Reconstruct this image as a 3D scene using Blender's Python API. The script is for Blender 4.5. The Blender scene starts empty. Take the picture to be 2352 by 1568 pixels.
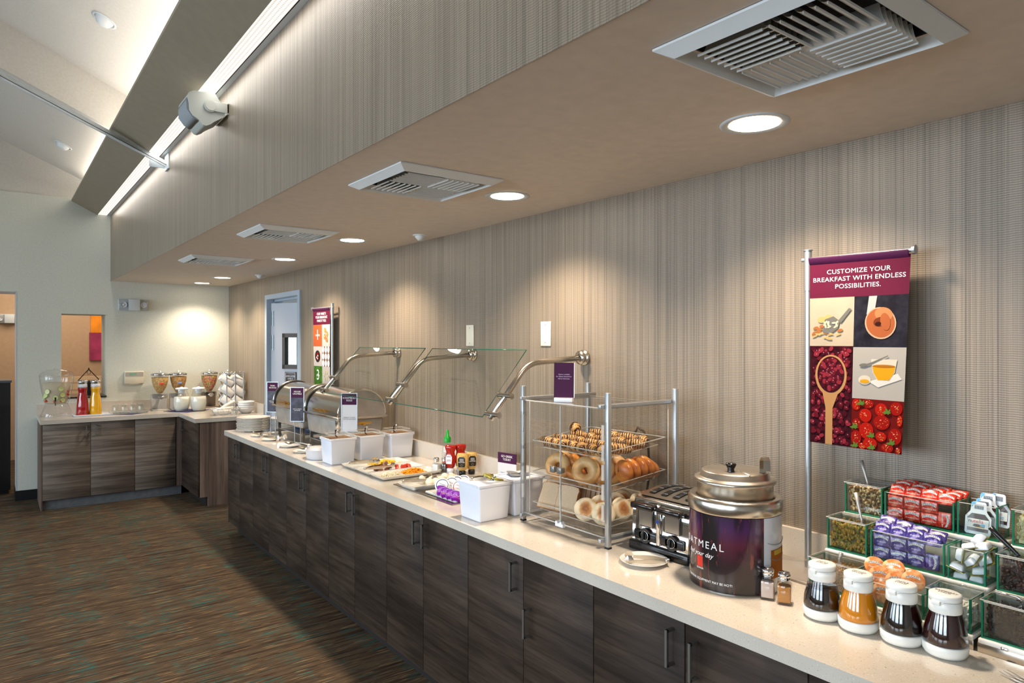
import bpy, bmesh, math, random
from math import sin, cos, pi, radians, atan, atan2, sqrt, hypot
from mathutils import Vector, Matrix, Euler
random.seed(7)
SC = bpy.context.scene
COL = SC.collection
# ------------------------------------------------------------------ camera
cam_d = bpy.data.cameras.new('camera'); cam = bpy.data.objects.new('camera', cam_d); COL.objects.link(cam)
cam_d.sensor_width = 36.0; cam_d.lens = 24.0; cam_d.clip_start = 0.05
cam.location = (0, 0, 1.57); cam.rotation_euler = (pi/2, 0, -atan(1188/1568.0))
SC.camera = cam
# ------------------------------------------------------------------ view and render
SC.view_settings.view_transform = 'Standard'; SC.view_settings.look = 'None'
SC.view_settings.gamma = 1.0; SC.view_settings.use_curve_mapping = False
SC.view_settings.exposure = 0.42
try:
    SC.cycles.use_denoising = True; SC.cycles.denoiser = 'OPENIMAGEDENOISE'
except Exception: pass
SC.cycles.max_bounces = 10; SC.cycles.diffuse_bounces = 4; SC.cycles.glossy_bounces = 4
SC.cycles.transmission_bounces = 8; SC.cycles.transparent_max_bounces = 24
SC.cycles.caustics_reflective = False; SC.cycles.caustics_refractive = False
SC.cycles.sample_clamp_indirect = 4.0
# ------------------------------------------------------------------ world and daylight
w = bpy.data.worlds.new('world'); SC.world = w; w.use_nodes = True
bg = w.node_tree.nodes['Background']; bg.inputs[0].default_value = (0.62, 0.78, 1.0, 1); bg.inputs[1].default_value = 1.0

def area(name, loc, rot, sx, sy, energy, color, spread=pi):
    d = bpy.data.lights.new(name, 'AREA'); d.shape = 'RECTANGLE'; d.size = sx; d.size_y = sy
    d.energy = energy; d.color = color; d.spread = spread
    o = bpy.data.objects.new(name, d); COL.objects.link(o); o.location = loc; o.rotation_euler = rot
    return o
DAY = (0.74, 0.87, 1.0)
for wy, we in ((-1.6, 62), (1.1, 62), (3.8, 62), (6.5, 58)):    # daylight through the four windows of the left wall
    area('window_daylight', (-4.42, wy, 1.65), (0, -pi/2+.42, 0), 1.9, 1.9, we, DAY, 2.3)
area('cove_strip_up', (0.80, 2.4, 3.09), (pi, 0.25, 0), 0.10, 11.4, 36, (1.0, 0.93, 0.84))
area('cove_strip_down', (0.902, 2.4, 2.885), (0, 0, 0), 0.07, 11.4, 11, (1.0, 0.95, 0.88))
area('dining_room_fill', (-2.2, 1.5, 3.6), (0, 0, 0), 2.0, 6.0, 58, (1.0, 0.88, 0.74), 2.0)

# ------------------------------------------------------------------ materials
def lin(c): return tuple(((v/255.0)/12.92 if v/255.0 <= 0.04045 else (((v/255.0)+0.055)/1.055)**2.4) for v in c)
MATS = {}
class NT:
    def __init__(s, name):
        s.m = bpy.data.materials.new(name); s.m.use_nodes = True; s.t = s.m.node_tree; s.n = s.t.nodes; s.l = s.t.links
        s.b = s.n['Principled BSDF']; s.out = s.n['Material Output']; MATS[name] = s.m
    def new(s, typ, **kw):
        nd = s.n.new(typ)
        for k, v in kw.items():
            if k.startswith('i_'):
                nd.inputs[k[2:].replace('_', ' ')].default_value = v
            else: setattr(nd, k, v)
        return nd
    def link(s, a, b): s.l.new(a, b)
    def coords(s, scale=(1, 1, 1), kind='Object', rot=(0, 0, 0)):
        tc = s.new('ShaderNodeTexCoord'); mp = s.new('ShaderNodeMapping'); mp.inputs['Scale'].default_value = scale
        mp.inputs['Rotation'].default_value = rot
        s.link(tc.outputs[kind], mp.inputs['Vector']); return mp.outputs[0]
    def noise(s, vec, scale, detail=3, rough=0.5, dist=0):
        nd = s.new('ShaderNodeTexNoise'); nd.inputs['Scale'].default_value = scale; nd.inputs['Detail'].default_value = detail
        nd.inputs['Roughness'].default_value = rough; nd.inputs['Distortion'].default_value = dist
        if vec is not None: s.link(vec, nd.inputs['Vector'])
        return nd.outputs['Fac']
    def ramp(s, fac, stops, interp='LINEAR'):
        r = s.new('ShaderNodeValToRGB'); cr = r.color_ramp; cr.interpolation = interp
        while len(cr.elements) < len(stops): cr.elements.new(0.5)
        for e, (p, c) in zip(cr.elements, stops):
            e.position = p; e.color = (*c, 1) if len(c) == 3 else c
        s.link(fac, r.inputs[0]); return r.outputs[0]
    def mix(s, fac, a, b, mode='MIX'):
        m = s.new('ShaderNodeMix', data_type='RGBA', blend_type=mode)
        for sock, v in ((m.inputs[0], fac), (m.inputs[6], a), (m.inputs[7], b)):
            if hasattr(v, 'links'): s.link(v, sock)
            elif isinstance(v, (int, float)): sock.default_value = v
            else: sock.default_value = (*v, 1) if len(v) == 3 else v
        return m.outputs[2]
    def math(s, op, a, b=0.0, c=0.0):
        m = s.new('ShaderNodeMath', operation=op)
        for sock, v in zip(m.inputs, (a, b, c)):
            if hasattr(v, 'links'): s.link(v, sock)
            else: sock.default_value = v
        return m.outputs[0]
    def bump(s, h, strength=0.2, dist=0.002):
        b = s.new('ShaderNodeBump'); b.inputs['Strength'].default_value = strength; b.inputs['Distance'].default_value = dist
        s.link(h, b.inputs['Height']); s.link(b.outputs[0], s.b.inputs['Normal'])
    def color(s, sock): s.link(sock, s.b.inputs['Base Color'])

def mat(name, rgb, rough=0.5, metal=0.0, coat=0.0, spec=0.5, emit=None, emit_s=0, trans=0, ior=1.45, alpha=1, sub=0, noise=0.0, nscale=30, bump=0.0):
    if name in MATS: return MATS[name]
    s = NT(name); b = s.b; c = lin(rgb)
    if name.startswith('print_'): c = tuple(x*.62 for x in c); spec = .06; rough = .7      # inks on matt cloth
    b.inputs['Base Color'].default_value = (*c, 1); b.inputs['Roughness'].default_value = rough
    b.inputs['Metallic'].default_value = metal; b.inputs['Coat Weight'].default_value = coat
    b.inputs['Specular IOR Level'].default_value = spec; b.inputs['IOR'].default_value = ior
    b.inputs['Transmission Weight'].default_value = trans
    if sub: b.inputs['Subsurface Weight'].default_value = sub; b.inputs['Subsurface Radius'].default_value = (.01, .006, .004)
    b.inputs['Alpha'].default_value = alpha
    if emit: b.inputs['Emission Color'].default_value = (*lin(emit), 1); b.inputs['Emission Strength'].default_value = emit_s
    if noise or bump:
        v = s.coords(); f = s.noise(v, nscale, 4)
        if noise:
            d = tuple(x*(1-noise) for x in c); u = tuple(min(1, x*(1+noise)) for x in c)
            s.color(s.ramp(f, [(0.3, d), (0.7, u)]))
        if bump: s.bump(f, bump, 0.003)
    return s.m

def thin_glass(name, tint, refl=0.04, rough=0.02, edge=None):
    """a thin clear sheet: straight-through light with a Fresnel reflection"""
    if name in MATS: return MATS[name]
    s = NT(name); s.n.remove(s.b)
    tr = s.new('ShaderNodeBsdfTransparent'); tr.inputs[0].default_value = (*tint, 1)
    gl = s.new('ShaderNodeBsdfGlossy'); gl.inputs['Roughness'].default_value = rough
    ge = s.new('ShaderNodeNewGeometry'); dt = s.new('ShaderNodeVectorMath', operation='DOT_PRODUCT'); s.link(ge.outputs['Normal'], dt.inputs[0]); s.link(ge.outputs['Incoming'], dt.inputs[1])
    c5 = s.math('POWER', s.math('SUBTRACT', 1.0, s.math('ABSOLUTE', dt.outputs['Value'])), 5.0)
    mx = s.new('ShaderNodeMixShader'); f = s.math('MULTIPLY_ADD', c5, 1-refl, refl)
    s.link(f, mx.inputs[0]); s.link(tr.outputs[0], mx.inputs[1]); s.link(gl.outputs[0], mx.inputs[2]); s.link(mx.outputs[0], s.out.inputs[0])
    return s.m

M = {}
M['white_paint'] = mat('white_paint', (200, 203, 204), .45)
M['trim_white'] = mat('trim_white', (205, 212, 216), .35)
M['vent_white'] = mat('vent_white', (222, 226, 226), .4)
M['black'] = mat('black_plastic', (14, 14, 15), .35)
M['black_satin'] = mat('black_satin', (22, 22, 24), .25, coat=.3)
M['steel'] = mat('brushed_steel', (200, 192, 180), .24, 1.0)
M['chrome'] = mat('chrome', (225, 225, 225), .07, 1.0)
M['alu'] = mat('aluminium', (176, 180, 184), .38, .8)
M['dull_steel'] = mat('dull_steel', (186, 182, 176), .5, .75, noise=.12, nscale=14)
M['white_plastic'] = mat('white_plastic', (232, 234, 240), .3)
M['white_china'] = mat('white_china', (236, 232, 225), .15, coat=.4)
M['ivory'] = mat('ivory_plastic', (226, 218, 196), .35)
M['acrylic'] = thin_glass('acrylic', (.965, .965, .96), .05)
M['acrylic_edge'] = mat('acrylic_edge', (232, 230, 224), .2, alpha=.55)
M['glass'] = thin_glass('clear_glass', (.95, .965, .96), .06)
M['guard_glass'] = thin_glass('guard_glass', (.93, .96, .945), .07, .0)
M['glass_edge'] = mat('glass_edge', (30, 96, 76), .1, trans=.2)
M['green_glass'] = mat('green_acrylic_edge', (46, 150, 112), .12, trans=.45)
M['green_tint'] = thin_glass('green_tint_glass', (.95, .975, .96), .06)
M['purple'] = mat('plum_print', (82, 20, 44), .65, spec=.08)
M['purple_dark'] = mat('aubergine_print', (66, 20, 58), .55, spec=.2)
M['ink_white'] = mat('white_ink', (240, 236, 232), .5)

# long wall: woven vertical-banded wallcovering
s = NT('woven_wallcovering')
v = s.coords((1, 1, 1))
sx = s.new('ShaderNodeSeparateXYZ'); s.link(v, sx.inputs[0])
band = s.noise(s.coords((0.0, 9, 0.05)), 5.5, 6, .75)
fine = s.noise(s.coords((0.0, 95, 0.35)), 1.4, 3, .7)
wob = s.noise(s.coords((0, 9, 2.2)), 2.2, 2)
zz = s.math('MULTIPLY_ADD', wob, 0.008, sx.outputs[2])
zz = s.math('MULTIPLY_ADD', fine, 0.004, zz)
wv = s.math('SINE', s.math('MULTIPLY', zz, 2*pi/0.0062))
wp = s.math('SINE', s.math('MULTIPLY', s.math('MULTIPLY_ADD', band, 0.05, sx.outputs[1]), 2*pi/0.0090))
cell = s.math('MULTIPLY', s.math('MULTIPLY_ADD', wv, .5, .5), s.math('MULTIPLY_ADD', wp, .16, .84))
base = s.ramp(band, [(.30, lin((118, 106, 91))), (.46, lin((138, 125, 108))), (.58, lin((154, 140, 122))), (.70, lin((126, 113, 97)))])
line = s.ramp(fine, [(.34, (.42, .42, .42)), (.47, (1, 1, 1))])
c1 = s.mix(.75, base, line, 'MULTIPLY')
dark = s.mix(.42, c1, (.33, .30, .28), 'MULTIPLY')
s.color(s.mix(cell, dark, s.mix(.35, c1, (1.25, 1.22, 1.18), 'MULTIPLY')))
s.b.inputs['Roughness'].default_value = .36; s.b.inputs['Specular IOR Level'].default_value = .45
s.bump(cell, .22, .0015)
M['wallpaper'] = s.m

def plaster(name, rgb, sc=60):
    s = NT(name); f = s.noise(s.coords(), sc, 5); c = lin(rgb)
    s.color(s.ramp(f, [(.3, tuple(x*.95 for x in c)), (.7, tuple(min(1, x*1.04) for x in c))]))
    s.b.inputs['Roughness'].default_value = .6; s.bump(f, .12, .002); return s.m
M['sage_wall'] = plaster('pale_sage_paint', (212, 214, 202))
M['cream_ceiling'] = plaster('warm_white_paint', (214, 208, 198))
M['cove_brown'] = plaster('taupe_paint', (150, 138, 118), 20)
M['soffit'] = plaster('sand_paint', (220, 208, 196), 20)
M['tan_wall'] = plaster('tan_paint', (186, 156, 126), 20)

# carpet
s = NT('striated_carpet')
va = s.coords((3.6, 68, 1)); vb = s.coords((5.5, 120, 1)); vc = s.coords((1.5, 32, 1))
n1 = s.noise(vc, 1.0, 4, .65); n2 = s.noise(va, 1.0, 3, .6); n3 = s.noise(vb, 1.0, 2, .6)
n4 = s.noise(s.coords((7, 1.4, 1)), 1.0, 2); pile = s.noise(s.coords(), 420, 2)
c = s.ramp(n1, [(.30, lin((44, 33, 26))), (.45, lin((76, 62, 48))), (.55, lin((94, 78, 60))), (.68, lin((66, 56, 45))), (.8, lin((46, 37, 31)))])
teal = s.math('MULTIPLY', s.ramp(n2, [(.565, (0, 0, 0)), (.60, (1, 1, 1))]), s.ramp(n4, [(.44, (0, 0, 0)), (.52, (1, 1, 1))]))
c = s.mix(s.math('MULTIPLY', teal, .75), c, lin((24, 104, 98)))
c = s.mix(s.math('MULTIPLY', s.ramp(n3, [(.62, (0, 0, 0)), (.66, (1, 1, 1))]), .8), c, lin((168, 134, 92)))
c = s.mix(s.math('MULTIPLY', s.ramp(n2, [(.33, (1, 1, 1)), (.38, (0, 0, 0))]), .8), c, lin((62, 28, 24)))
c = s.mix(s.math('MULTIPLY', s.ramp(n3, [(.36, (1, 1, 1)), (.40, (0, 0, 0))]), .6), c, lin((40, 34, 32)))
c = s.mix(.5, c, s.ramp(pile, [(.3, (.55, .55, .55)), (.7, (1.25, 1.25, 1.25))]), 'MULTIPLY')
s.color(c); s.b.inputs['Roughness'].default_value = .95; s.b.inputs['Specular IOR Level'].default_value = .1; s.bump(pile, .5, .004)
M['carpet'] = s.m

def wood(name, dark, mid, light, scale, rough=.55):
    s = NT(name)
    oi = s.new('ShaderNodeObjectInfo'); rv = s.new('ShaderNodeCombineXYZ'); rm = s.math('MULTIPLY', oi.outputs['Random'], 37.0)
    for q in range(3): s.link(rm, rv.inputs[q])
    def cc(sc_):
        va_ = s.new('ShaderNodeVectorMath', operation='ADD'); s.link(s.coords(sc_), va_.inputs[0]); s.link(rv.outputs[0], va_.inputs[1]); return va_.outputs[0]
    kk = lambda k: tuple(x*(k if x > 1 else max(1, k*.30)) for x in scale)
    big = s.noise(cc(scale), 1.0, 4, .55, .35)
    g = s.noise(cc(kk(7)), 1.0, 4, .7, .3)
    h = s.noise(cc(kk(26)), 1.0, 2, .6)
    c = s.ramp(big, [(.28, lin(dark)), (.45, lin(mid)), (.56, lin(light)), (.66, lin(mid)), (.80, lin(dark))])
    c = s.mix(.7, c, s.ramp(g, [(.36, (.5, .48, .46)), (.58, (1.2, 1.2, 1.2))]), 'MULTIPLY')
    c = s.mix(.4, c, s.ramp(h, [(.35, (.62, .6, .6)), (.6, (1.1, 1.1, 1.1))]), 'MULTIPLY')
    s.color(c); s.b.inputs['Roughness'].default_value = rough; s.b.inputs['Specular IOR Level'].default_value = .14; s.bump(h, .12, .001); return s.m
M['wood_y'] = wood('dark_walnut_laminate', (42, 33, 27), (54, 44, 37), (68, 56, 47), (2, .7, 5.0))
M['wood_x'] = wood('daylit_walnut_laminate', (86, 76, 68), (110, 98, 88), (130, 118, 106), (.7, 2, 5.5))  # same walnut, its colour lightened for the daylight on the far cabinets
M['wood_z'] = wood('upright_walnut_laminate', (74, 60, 52), (100, 84, 74), (122, 104, 92), (5, 5, .5))  # upright grain, far cabinets only, daylight lightened into the colour as well
M['kick'] = mat('kick_board', (96, 100, 104), .5, noise=.15, nscale=25)
M['kick_dark'] = mat('kick_board_dark', (32, 27, 25), .6)

s = NT('speckled_quartz')
v = s.coords(); a = s.noise(v, 240, 2, .5); b2 = s.noise(v, 120, 3, .6); cl = s.noise(v, 3, 3)
c = s.ramp(cl, [(.3, lin((198, 188, 174))), (.7, lin((210, 201, 188)))])
c = s.mix(s.math('MULTIPLY', s.ramp(a, [(.66, (0, 0, 0)), (.70, (1, 1, 1))]), .55), c, lin((150, 130, 110)))
c = s.mix(s.math('MULTIPLY', s.ramp(b2, [(.68, (0, 0, 0)), (.72, (1, 1, 1))]), .6), c, lin((128, 118, 110)))
c = s.mix(s.math('MULTIPLY', s.ramp(a, [(.30, (1, 1, 1)), (.34, (0, 0, 0))]), .5), c, lin((245, 240, 232)))
s.color(c); s.b.inputs['Roughness'].default_value = .16; s.b.inputs['Coat Weight'].default_value = .25
M['quartz'] = s.m

# ------------------------------------------------------------------ mesh builder
class B:
    def __init__(s): s.bm = bmesh.new(); s.mats = []; s.cur = 0
    def m(s, mt):
        if isinstance(mt, str): mt = M[mt]
        if mt not in s.mats: s.mats.append(mt)
        s.cur = s.mats.index(mt); return s
    def _put(s, verts, faces, mx=None, smooth=False):
        vs = [s.bm.verts.new(mx @ Vector(v) if mx is not None else Vector(v)) for v in verts]
        out = []
        for f in faces:
            try: fc = s.bm.faces.new([vs[i] for i in f])
            except ValueError: continue
            fc.material_index = s.cur; fc.smooth = smooth; out.append(fc)
        return out
    def box(s, x0, x1, y0, y1, z0, z1, mx=None, bev=0.0, seg=2):
        vs = [(x0, y0, z0), (x1, y0, z0), (x1, y1, z0), (x0, y1, z0), (x0, y0, z1), (x1, y0, z1), (x1, y1, z1), (x0, y1, z1)]
        fs = [(0, 3, 2, 1), (4, 5, 6, 7), (0, 1, 5, 4), (1, 2, 6, 5), (2, 3, 7, 6), (3, 0, 4, 7)]
        if not bev: s._put(vs, fs, mx); return s
        t = bmesh.new(); tv = [t.verts.new(v) for v in vs]
        for f in fs: t.faces.new([tv[i] for i in f])
        bmesh.ops.bevel(t, geom=t.edges[:], offset=bev, segments=seg, profile=.5, affect='EDGES')
        s._merge(t, mx, True); return s
    def _merge(s, t, mx, smooth):
        t.verts.index_update()
        s._put([v.co.copy() for v in t.verts], [[v.index for v in f.verts] for f in t.faces], mx, smooth); t.free()
    def taper(s, x0, x1, y0, y1, z0, z1, k, mx=None, bev=0.0, seg=2, open_top=False):
        """box whose foot is drawn in by k metres on every side"""
        vs = [(x0+k, y0+k, z0), (x1-k, y0+k, z0), (x1-k, y1-k, z0), (x0+k, y1-k, z0), (x0, y0, z1), (x1, y0, z1), (x1, y1, z1), (x0, y1, z1)]
        fs = [(0, 3, 2, 1), (0, 1, 5, 4), (1, 2, 6, 5), (2, 3, 7, 6), (3, 0, 4, 7)]
        if not open_top: fs.append((4, 5, 6, 7))
        t = bmesh.new(); tv = [t.verts.new(v) for v in vs]
        for f in fs: t.faces.new([tv[i] for i in f])
        if bev: bmesh.ops.bevel(t, geom=[e for e in t.edges if len(e.link_faces) == 2], offset=bev, segments=seg, profile=.5, affect='EDGES')
        s._merge(t, mx, bool(bev)); return s
    def cyl(s, p0, p1, r0, r1=None, seg=20, caps=True, mx=None):
        p0 = Vector(p0); p1 = Vector(p1); r1 = r0 if r1 is None else r1
        d = (p1-p0).normalized(); a = d.orthogonal().normalized(); b = d.cross(a)
        vs = []
        for p, r in ((p0, r0), (p1, r1)):
            for i in range(seg):
                t = 2*pi*i/seg; vs.append(p + a*(r*cos(t)) + b*(r*sin(t)))
        s._put(vs, [(i, (i+1) % seg, seg+(i+1) % seg, seg+i) for i in range(seg)], mx, True)
        if caps:
            s._put(vs[:seg], [tuple(reversed(range(seg)))], mx); s._put(vs[seg:], [tuple(range(seg))], mx)
        return s
    def lathe(s, prof, c=(0, 0, 0), seg=32, mx=None, sx=1.0, sy=1.0):
        """profile [(r, z)...] turned about the upright axis through c"""
        vs = []; fs = []; n = len(prof)
        for (r, z) in prof:
            for i in range(seg):
                t = 2*pi*i/seg; vs.append((c[0]+r*cos(t)*sx, c[1]+r*sin(t)*sy, c[2]+z))
        for k in range(n-1):
            if prof[k][0] < 1e-6 and prof[k+1][0] < 1e-6: continue
            for i in range(seg): fs.append((k*seg+i, k*seg+(i+1) % seg, (k+1)*seg+(i+1) % seg, (k+1)*seg+i))
        t = bmesh.new(); tv = [t.verts.new(v) for v in vs]
        for f in fs: t.faces.new([tv[i] for i in f])
        bmesh.ops.remove_doubles(t, verts=t.verts[:], dist=1e-6)
        s._merge(t, mx, True); return s
    def tube(s, pts, r, seg=8, mx=None, closed=False):
        pts = [Vector(p) for p in pts]; n = len(pts); vs = []; fs = []
        prev = None
        for k, p in enumerate(pts):
            if closed: d = (pts[(k+1) % n]-pts[k-1]).normalized()
            else: d = (pts[min(k+1, n-1)]-pts[max(k-1, 0)]).normalized()
            if prev is None: a = d.orthogonal().normalized()
            else:
                a = prev - d*prev.dot(d); a = a.normalized() if a.length > 1e-6 else d.orthogonal().normalized()
            prev = a; b = d.cross(a); rr = r[k] if isinstance(r, (list, tuple)) else r
            for i in range(seg):
                t = 2*pi*i/seg; vs.append(p + a*(rr*cos(t)) + b*(rr*sin(t)))
        m = n if closed else n-1
        for k in range(m):
            k2 = (k+1) % n
            for i in range(seg): fs.append((k*seg+i, k*seg+(i+1) % seg, k2*seg+(i+1) % seg, k2*seg+i))
        if not closed: fs += [tuple(reversed(range(seg))), tuple(range((n-1)*seg, n*seg))]
        s._put(vs, fs, mx, True); return s
    def prism(s, poly, z0, z1, mx=None, smooth=False):
        """2D outline (x, y) raised from z0 to z1"""
        n = len(poly); vs = [(x, y, z0) for x, y in poly]+[(x, y, z1) for x, y in poly]
        s._put(vs, [tuple(reversed(range(n))), tuple(range(n, 2*n))], mx)
        s._put(vs, [(i, (i+1) % n, n+(i+1) % n, n+i) for i in range(n)], mx, smooth); return s
    def ball(s, c, rx, ry=None, rz=None, seg=16, rings=10, mx=None):
        ry = rx if ry is None else ry; rz = rx if rz is None else rz
        prof = [(max(0, sin(pi*k/rings)), -cos(pi*k/rings)) for k in range(rings+1)]
        base = Matrix.Translation(c) @ Matrix.Diagonal((rx, ry, rz, 1))
        return s.lathe(prof, (0, 0, 0), seg, (mx @ base) if mx is not None else base)
    def quad(s, pts, mx=None): s._put(pts, [tuple(range(len(pts)))], mx); return s
    def grid(s, fn, nu, nv, mx=None, smooth=True):
        vs = [fn(i/nu, j/nv) for j in range(nv+1) for i in range(nu+1)]
        s._put(vs, [(j*(nu+1)+i, j*(nu+1)+i+1, (j+1)*(nu+1)+i+1, (j+1)*(nu+1)+i) for j in range(nv) for i in range(nu)], mx, smooth); return s
    def mesh(s, name):
        me = bpy.data.meshes.new(name); bmesh.ops.recalc_face_normals(s.bm, faces=s.bm.faces[:]); s.bm.to_mesh(me); s.bm.free()
        for mt in s.mats: me.materials.append(mt)
        return me
    def obj(s, name, parent=None, loc=(0, 0, 0), rot=(0, 0, 0)):
        o = bpy.data.objects.new(name, s.mesh(name)); COL.objects.link(o); o.location = loc; o.rotation_euler = rot
        if parent is not None: o.parent = parent
        return o

def tag(o, label, cat, group=None, kind=None):
    if label: o['label'] = label
    if cat: o['category'] = cat
    if group: o['group'] = group
    if kind: o['kind'] = kind
    return o
def thing(name, label, cat, loc=(0, 0, 0), rot=(0, 0, 0), group=None):
    o = bpy.data.objects.new(name, None); COL.objects.link(o); o.location = loc
    o.rotation_euler = (0, 0, rot) if isinstance(rot, (int, float)) else rot
    o.empty_display_size = .02; return tag(o, label, cat, group)
def dup(o, label=None, loc=None, rot=None, group=None, parent=None):
    c = o.copy(); COL.objects.link(c)
    if parent is not None: c.parent = parent; c.matrix_parent_inverse = o.matrix_parent_inverse.copy()
    for ch in [x for x in bpy.data.objects if x.parent == o]: dup(ch, parent=c)
    if label: c['label'] = label
    if group: c['group'] = group
    if loc is not None: c.location = loc
    if rot is not None: c.rotation_euler = (0, 0, rot) if isinstance(rot, (int, float)) else rot
    return c
def struct(b, name): return tag(b.obj(name), None, None, kind='structure')
def text_obj(name, txt, size, mt, parent, loc, rot, align='CENTER', spacing=1.0, depth=0.0004, mat4=None, shear=0, sx=1.0, line=1.0):
    """lettering turned into a mesh; rot or a full 4x4 matrix places its local XY plane"""
    cu = bpy.data.curves.new(name, 'FONT'); cu.body = txt; cu.size = size; cu.align_x = align; cu.align_y = 'CENTER'
    cu.space_character = spacing; cu.extrude = depth; cu.shear = shear; cu.space_line = line; cu.resolution_u = 3
    tmp = bpy.data.objects.new(name, cu); COL.objects.link(tmp)
    dg = bpy.context.evaluated_depsgraph_get(); me = bpy.data.meshes.new_from_object(tmp.evaluated_get(dg))
    bpy.data.objects.remove(tmp); bpy.data.curves.remove(cu); me.materials.clear(); me.materials.append(M[mt] if isinstance(mt, str) else mt)
    if sx != 1.0: me.transform(Matrix.Diagonal((sx, 1, 1, 1)))
    o = bpy.data.objects.new(name, me); COL.objects.link(o)
    if mat4 is not None: me.transform(mat4)
    else: o.location = loc; o.rotation_euler = rot
    if parent is not None: o.parent = parent
    return o
def T(x, y, z): return Matrix.Translation((x, y, z))
def R(a, ax): return Matrix.Rotation(a, 4, ax)
def frame(o, xa, ya):
    """matrix with local x along xa, local y along ya, origin o"""
    xa = Vector(xa).normalized(); ya = Vector(ya).normalized(); za = xa.cross(ya)
    return Matrix(((xa.x, ya.x, za.x, o[0]), (xa.y, ya.y, za.y, o[1]), (xa.z, ya.z, za.z, o[2]), (0, 0, 0, 1)))
CT = 0.84      # counter height
# ================================================================== SETTING
WX, WY = 2.165, 8.30       # long wall, end wall
SZ = 2.2065                # underside of the soffit
b = B().m('carpet'); b.box(-4.6, 2.3, -3.6, 12.2, -.05, 0); struct(b, 'floor')
# long wall with the doorway Y 6.01 .. 6.88
b = B().m('wallpaper')
b.box(WX, WX+.14, -3.6, 6.00, 0, 2.35); b.box(WX, WX+.14, 6.90, WY+.1, 0, 2.35); b.box(WX, WX+.14, 6.00, 6.90, 2.00, 2.35)
struct(b, 'wall_right')
b = B().m('wallpaper'); b.box(.9725, 1.07, -3.6, WY, SZ+.0605, 3.0); b.box(.9725, .9737, -3.6, WY, SZ-.001, SZ+.0605); struct(b, 'wall_upper')
b = B().m('soffit')
vy = [.775, 2.38, 3.98, 5.60]; prev = -3.6
for q in vy+[None]:
    if q is None: b.box(.974, WX+.14, prev, WY, SZ, SZ+.06); break
    b.box(.974, WX+.14, prev, q-.172, SZ, SZ+.06); b.box(.974, 1.366-.172, q-.172, q+.172, SZ, SZ+.06); b.box(1.366+.172, WX+.14, q-.172, q+.172, SZ, SZ+.06); prev = q+.172
struct(b, 'ceiling')
# end wall: opening at left (X < .171, z < 2.063), serving niche X .54-.938 z 1.0-1.853, thick wall
b = B().m('sage_wall')
y0, y1 = WY, WY+.45
def wallbit(x0, x1, z0, z1): b.box(x0, x1, y0, y1, z0, z1)
wallbit(-4.6, .171, 2.063, 3.04); wallbit(.171, .54, 0, 3.04); wallbit(.54, .938, 0, .985); wallbit(.54, .938, 1.853, 3.04)
wallbit(.938, WX+.14, 0, 3.04); wallbit(-4.6, -1.05, 0, 2.063)
struct(b, 'wall_far')
b = B().m('cream_ceiling')
b._put([(-4.6, y0+.03, 3.04), (1.07, y0+.03, 3.04), (1.07, y0+.03, 3.2), (-4.6, y0+.03, 5.7), (-4.6, y1, 3.04), (1.07, y1, 3.04), (1.07, y1, 3.2), (-4.6, y1, 5.7)],
       [(0, 1, 2, 3), (7, 6, 5, 4), (3, 2, 6, 7), (0, 4, 5, 1)])
struct(b, 'wall_gable')
def slope(za, y0, y1, k, nm):
    b = B().m('cream_ceiling')
    x0, x1 = 1.10, -4.6; z0 = za-k*(x0-.03); z1 = za-k*(x1-.03)
    b._put([(x0, y0, z0), (x1, y0, z1), (x1, y1, z1), (x0, y1, z0), (x0, y0, z0+.08), (x1, y0, z1+.08), (x1, y1, z1+.08), (x0, y1, z0+.08)],
           [(0, 1, 2, 3), (4, 7, 6, 5), (0, 4, 5, 1), (2, 6, 7, 3)])
    struct(b, nm)
slope(3.89, -3.6, 6.17, .46, 'ceiling'); slope(3.55, 6.19, WY+.03, .445, 'ceiling')
b = B().m('cream_ceiling')      # face of the step between the two slopes
zA = lambda x: 3.89-.46*(x-.03); zC = lambda x: 3.55-.445*(x-.03)
b._put([(1.1, 6.17, zC(1.1)), (-4.6, 6.17, zC(-4.6)), (-4.6, 6.17, zA(-4.6)+.05), (1.1, 6.17, zA(1.1)+.05), (1.1, 6.23, zC(1.1)+.01), (-4.6, 6.23, zC(-4.6)+.01), (-4.6, 6.23, zA(-4.6)+.05), (1.1, 6.23, zA(1.1)+.05)],
       [(0, 1, 2, 3), (7, 6, 5, 4), (0, 4, 5, 1), (3, 2, 6, 7)]); struct(b, 'trim_1')
b = B().m('cream_ceiling'); b.box(1.0, 1.07, -3.6, WY, 3.0, 3.75); struct(b, 'wall_cove')
# light cove along the upper wall: taupe sloping underside and its lip
b = B().m('cove_brown')
b.prism([(.627, 3.01), (.855, 2.89), (.862, 2.905), (.862, 2.93), (.64, 3.032), (.627, 3.028)], -3.6, WY, frame((0, 0, 0), (1, 0, 0), (0, 0, 1)) @ Matrix.Diagonal((1, 1, -1, 1)))
struct(b, 'trim_2')
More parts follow.
